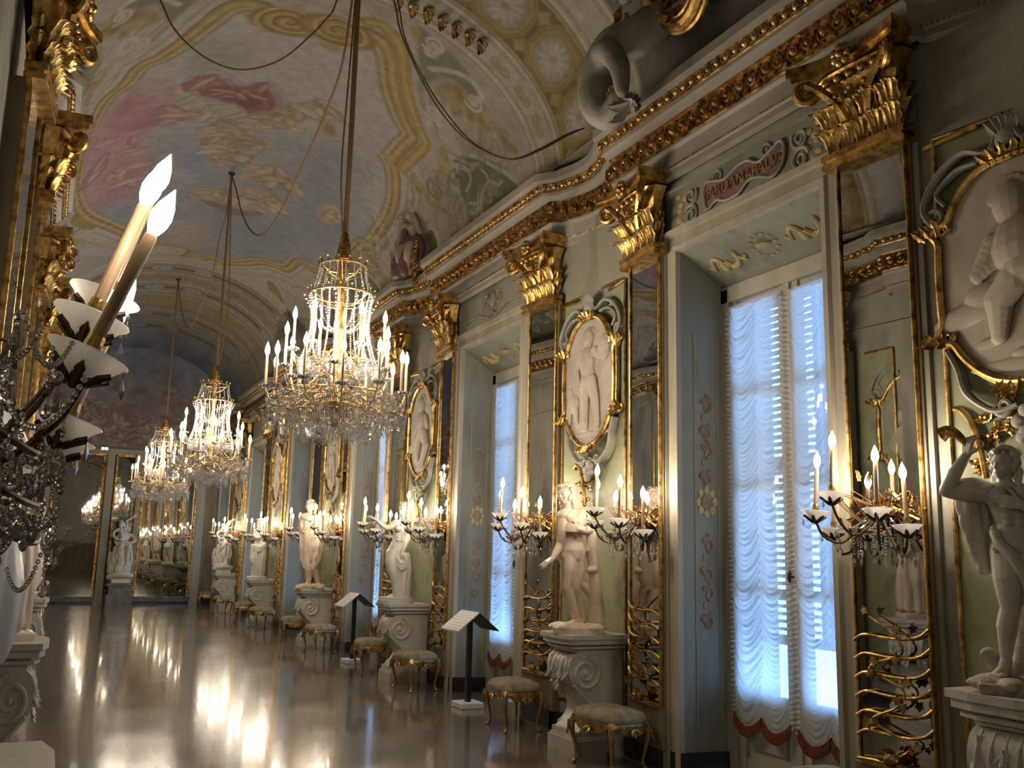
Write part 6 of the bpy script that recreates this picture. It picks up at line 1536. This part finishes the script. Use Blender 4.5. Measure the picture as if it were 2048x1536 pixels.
# ------------------------------------------------------------------ sconce in the foreground on the near wall
arms = [(-.05,-.463,.095,0),(.13,-.466,.217,0),(.30,-.495,.312,0),(.37,-.439,.0,0),(.50,-.43,-.03,0)]
fs = sconce('large foreground crystal sconce with leaning candles at the left edge', (-.42, 2.25, 2.05), PI/2, 'foreground sconce', arms, (), .30, 1.12)
def gem(mb, c, r, h=None):          # many-sided cut bead
    h = h or r; mb.lathe([(r*.35,-h),(r*.85,-h*.45),(r,0),(r*.8,h*.5),(r*.3,h)], 8, c)
def pear(mb, c, r): mb.lathe([(.001,-r*1.9),(r*.6,-r*1.55),(r,-r*.75),(r*.92,-r*.2),(r*.5,r*.7),(r*.12,r*1.5)], 10, c)
for i in range(96):
    rr = random.Random(i+50); x0 = rr.uniform(-.34,.40); y0 = -rr.uniform(.16,.45); z0 = rr.uniform(-.30,.12); s = MB()
    if i % 4 < 2:
        nm = 'crystal_strand'
        for p in strand_pts((x0,y0,z0), (x0+rr.uniform(-.2,.2), y0+rr.uniform(-.12,.12), z0+rr.uniform(-.08,.05)), rr.uniform(.03,.09), 20): gem(s, p, .0058)
    elif i % 4 == 2:
        nm = 'crystal_pendant'
        for k in range(7): gem(s, (x0,y0,z0-.0125*k), .0055)
        pear(s, (x0,y0,z0-.115), .013)
    else: nm = 'crystal_drop'; gem(s, (x0,y0,z0), .011); pear(s, (x0,y0,z0-.04), .015)
    s.build(nm, M['glass'] if i % 3 else M['crystal'], fs, smooth=False)
for r, z, n in ((.20,-.16,26),(.30,-.24,34),(.36,-.12,36)):
    s = MB()
    for k in range(n):
        a = PI*(k+.5)/n; p = (r*cos(a), -.08-r*sin(a), z-.03*sin(a*5)**2); gem(s, p, .009); pear(s, (p[0],p[1],p[2]-.035), .009)
    s.build('crystal_swag', M['crystal'], fs, smooth=False)
m = MB(); m.ball((.2,-.36,-.14), (.045,.045,.04), 16, 10); m.build('glass_bowl', M['glass'], fs)
for z, x0 in ((-.02,.0),(-.12,.1),(-.2,.2)):
    w_ = MB(); w_.tube(cr([(x0-.3,-.1,z+.06),(x0-.2,-.3,z-.06),(x0,-.40,z-.10),(x0+.2,-.38,z-.02)],6), .008, 7); w_.build('arm', M['bronze'], fs)

# ------------------------------------------------------------------ modelled figures on the cornice
def fig_sphinx(label, loc, rz, sx=1):
    t = thing('wall_mounted_figure', label, 'sculpture', loc, rz, 'stucco figures on the cornice'); t.scale = (1.18*sx,1.18,1.18); b = MB()
    torso(b, V3(0,.0,.55), V3(.0,0,.72), V3(-.02,-.02,.92), V3(-.03,-.03,1.10), V3(-.2,-.03,1.04), V3(.17,-.02,1.05), V3(-.08,0,.5), V3(.08,0,.5), 1.45, True, V3(-.04,-.06,1.22))
    head(b, V3(-.05,-.07,1.27), .115, -.4)
    limb(b, [V3(-.2,-.03,1.04), V3(-.3,-.05,.92), V3(-.26,-.12,.78)], [.055,.05,.04]); limb(b, [V3(-.26,-.12,.78), V3(-.18,-.16,.72), V3(-.08,-.17,.74)], [.04,.038,.026]); hand(b, V3(-.08,-.17,.74), V3(1,0,0), V3(0,1,0), .15, .6)
    limb(b, [V3(.18,-.02,1.05), V3(.32,-.06,1.12), V3(.42,-.10,1.22)], [.055,.05,.04]); limb(b, [V3(.42,-.10,1.22), V3(.5,-.12,1.30), V3(.56,-.12,1.36)], [.04,.038,.026]); hand(b, V3(.56,-.12,1.36), V3(1,0,.5), V3(0,1,0), .15, .6)
    limb(b, [V3(.02,0,.55), V3(-.14,-.10,.42), V3(-.36,-.14,.40), V3(-.52,-.14,.22), V3(-.50,-.16,-.02), V3(-.36,-.16,-.16), V3(-.22,-.2,-.10)], [.15,.155,.15,.14,.13,.11,.09])
    limb(b, [V3(-.40,-.2,.34), V3(-.26,-.27,.28), V3(-.13,-.30,.10), V3(-.10,-.30,-.10)], [.10,.095,.08,.05])
    b.blend('body', M['stucco'], t, .012, 4); hair('hair', V3(-.05,-.07,1.28), .12, -.4, M['stucco'], t, 8, 3, .012)
    f = MB()
    for k in range(6): f.leaf((-.18+.03*k,-.22,-.10-.015*k), (.9-.25*k,0,-.5+.1*k), (0,-1,0), .12, .26, .4)
    f.build('tail_fin', M['stucco'], t)
    g = MB(); rr = random.Random(3)
    for k in range(40): g.leaf((rr.choice((-.28,.18))+rr.uniform(-.05,.05),-.1-.05*rr.random(),.35+.65*rr.random()), (rr.uniform(-.6,.6),0,-1), (0,-1,0), .06, .12, .5)
    for k in range(10): g.leaf((-.30,-.17,-.02), (cos(k),0,sin(k)), (0,-1,0), .05, .1, .5)
    g.build('gilt_leaves', M['goldd'], t)
    return t
fig_sphinx('grey stucco figure with coiled tail on the cornice at the top', (4.44, 6.40, 5.78), -PI/2+.25)
t = thing('wall_mounted_medallion', 'dark oval painting in a thick gilt frame beside the coiled-tail figure', 'painting', (4.30, 6.02, 6.62), -PI/2); t.rotation_euler = (math.radians(22), 0, -PI/2)
m = MB(); n = 40; q = [(.37*cos(2*PI*i/n), -.03, .43*sin(2*PI*i/n)) for i in range(n+1)]
m.tube(q, .065, 10); m.tube([(x*.87,-.06,z*.87) for x,_,z in q], .025, 8); m.tube([(x*1.16,.0,z*1.16) for x,_,z in q], .03, 8); m.build('gilt_frame', M['gold'], t)
m = MB(); m.prism([(.34*cos(2*PI*i/n),.40*sin(2*PI*i/n)) for i in range(n)], 'y', -.02, .03)
pm = mottled('dim_painted_canvas', (.10,.07,.05), (.30,.15,.12), 5, .6, .1, c3=(.36,.33,.28)); m.build('canvas', pm, t, smooth=False)
t = thing('wall_mounted_shell', 'pale stucco shell above the cornice over the nearest window', 'sculpture', (4.36, 5.05, 6.10), -PI/2); t.rotation_euler = (math.radians(15), 0, -PI/2)
m = MB()
for k in range(-5, 6): a = k*.25; m.tube([(0,-.02,.04),(sin(a)*.2,-.10,.05+cos(a)*.12),(sin(a)*.40,-.06,.06+cos(a)*.30)], [.03,.05,.045], 8)
m.tube(cr([(-.46,-.05,.16),(-.36,-.13,.0),(-.15,-.17,-.06),(.15,-.17,-.06),(.36,-.13,.0),(.46,-.05,.16)],6), .045, 8); m.build('shell', M['stucco'], t)
t = thing('wall_mounted_figure', 'dark stucco drapery above the capital of the nearest mirror pilaster', 'sculpture', (4.45, 4.42, 5.98), -PI/2, 'stucco figures on the cornice')
m = MB(); drape(m, [V3(-.2,-.1,.5), V3(0,-.15,.6), V3(.2,-.1,.5)], [V3(-.16,-.22,.02), V3(0,-.26,-.12), V3(.14,-.2,.0)], 9, .06, .04, 2); limb(m, [V3(-.25,0,.3), V3(0,-.12,.36), V3(.25,0,.3)], [.1,.14,.1]); m.blend('drapery', M['darkstucco'], t, .014, 3)
def putto_fig(label, loc, rz, mat, gold=True):
    t = thing('wall_mounted_figure', label, 'sculpture', loc, rz, 'stucco figures on the cornice'); b = MB()
    torso(b, V3(0,0,.38), V3(0,0,.50), V3(0,0,.62), V3(0,0,.74), V3(-.14,0,.70), V3(.14,0,.70), V3(-.07,0,.36), V3(.07,0,.36), .95, True, V3(0,-.02,.82)); head(b, V3(0,-.03,.86), .10, .3)
    for s in (-1, 1):
        limb(b, [V3(s*.07,0,.36), V3(s*.12,-.14,.28), V3(s*.10,-.16,.12)], [.09,.08,.06]); limb(b, [V3(s*.10,-.16,.12), V3(s*.1,-.1,.0), V3(s*.1,-.1,-.1)], [.055,.05,.035])
        limb(b, [V3(s*.15,0,.70), V3(s*.24,-.05,.62-.1*s), V3(s*.22,-.12,.5+.2*s)], [.05,.045,.035]); hand(b, V3(s*.22,-.12,.5+.2*s), V3(0,-.3,s), V3(-s,0,0), .12, .5)
    b.blend('body', M[mat], t, .014, 3)
    d = MB(); drape(d, [V3(-.2,.02,.72), V3(-.1,-.05,.5), V3(.18,-.05,.42)], [V3(-.42,.0,.0), V3(-.1,-.16,-.12), V3(.25,-.05,.0)], 8, .07, .05, 4); d.blend('drapery', M['plum'] if mat == 'relief' else M['darkstucco'], t, .014, 3)
    if gold:
        g = MB(); rr = random.Random(9)
        for k in range(36): g.leaf((.28+rr.uniform(-.06,.06),-.12,.35-.018*k), (rr.uniform(-1,1),0,-.6), (0,-1,0), .07, .12, .5)
        g.build('gilt_garland', M['goldd'], t)
    return t
putto_fig('rosy draped stucco figure with gilt garland on the cornice beyond the second window', (4.62, 13.25, 5.98), -PI/2+.3, 'relief')
putto_fig('pale stucco child on dark drapery at the foot of the far arch', (4.40, 20.9, 6.0), -PI/2+.4, 'stucco', False)
putto_fig('dark stucco child at the foot of the far arch above the opposite wall', (mir(4.45), 20.9, 6.0), PI/2-.4, 'darkstucco', False)
# ------------------------------------------------------------------ camera, daylight, view
CAMM = [[0.89953, -0.09613, -0.426151, 0.0], [-0.436294, -0.148078, -0.887536, 0.0], [0.022215, 0.984293, -0.175142, 1.75], [0.0, 0.0, 0.0, 1.0]]
DAY, EXPO = 9.0, 0.08
cam = bpy.data.cameras.new('camera'); co = bpy.data.objects.new('camera', cam); COL.objects.link(co); SC.camera = co
cam.sensor_width = 36; cam.lens = 36*1900/2048; cam.clip_start = .05; cam.clip_end = 200
co.matrix_world = Matrix(CAMM)
w = bpy.data.worlds.new('daylight'); SC.world = w; w.use_nodes = True
bg = w.node_tree.nodes['Background']; bg.inputs[0].default_value = (.26,.52,1.0,1); bg.inputs[1].default_value = DAY
SC.view_settings.view_transform = 'Standard'; SC.view_settings.look = 'None'; SC.view_settings.exposure = EXPO; SC.view_settings.gamma = 1; SC.view_settings.use_curve_mapping = False
SC.cycles.sample_clamp_indirect = 25; SC.cycles.caustics_reflective = False; SC.cycles.caustics_refractive = False
SC.cycles.max_bounces = 6; SC.cycles.diffuse_bounces = 3; SC.cycles.glossy_bounces = 3; SC.cycles.transmission_bounces = 4; SC.cycles.transparent_max_bounces = 10; SC.cycles.use_adaptive_sampling = True; SC.cycles.adaptive_threshold = .12
SC.cycles.use_denoising = True
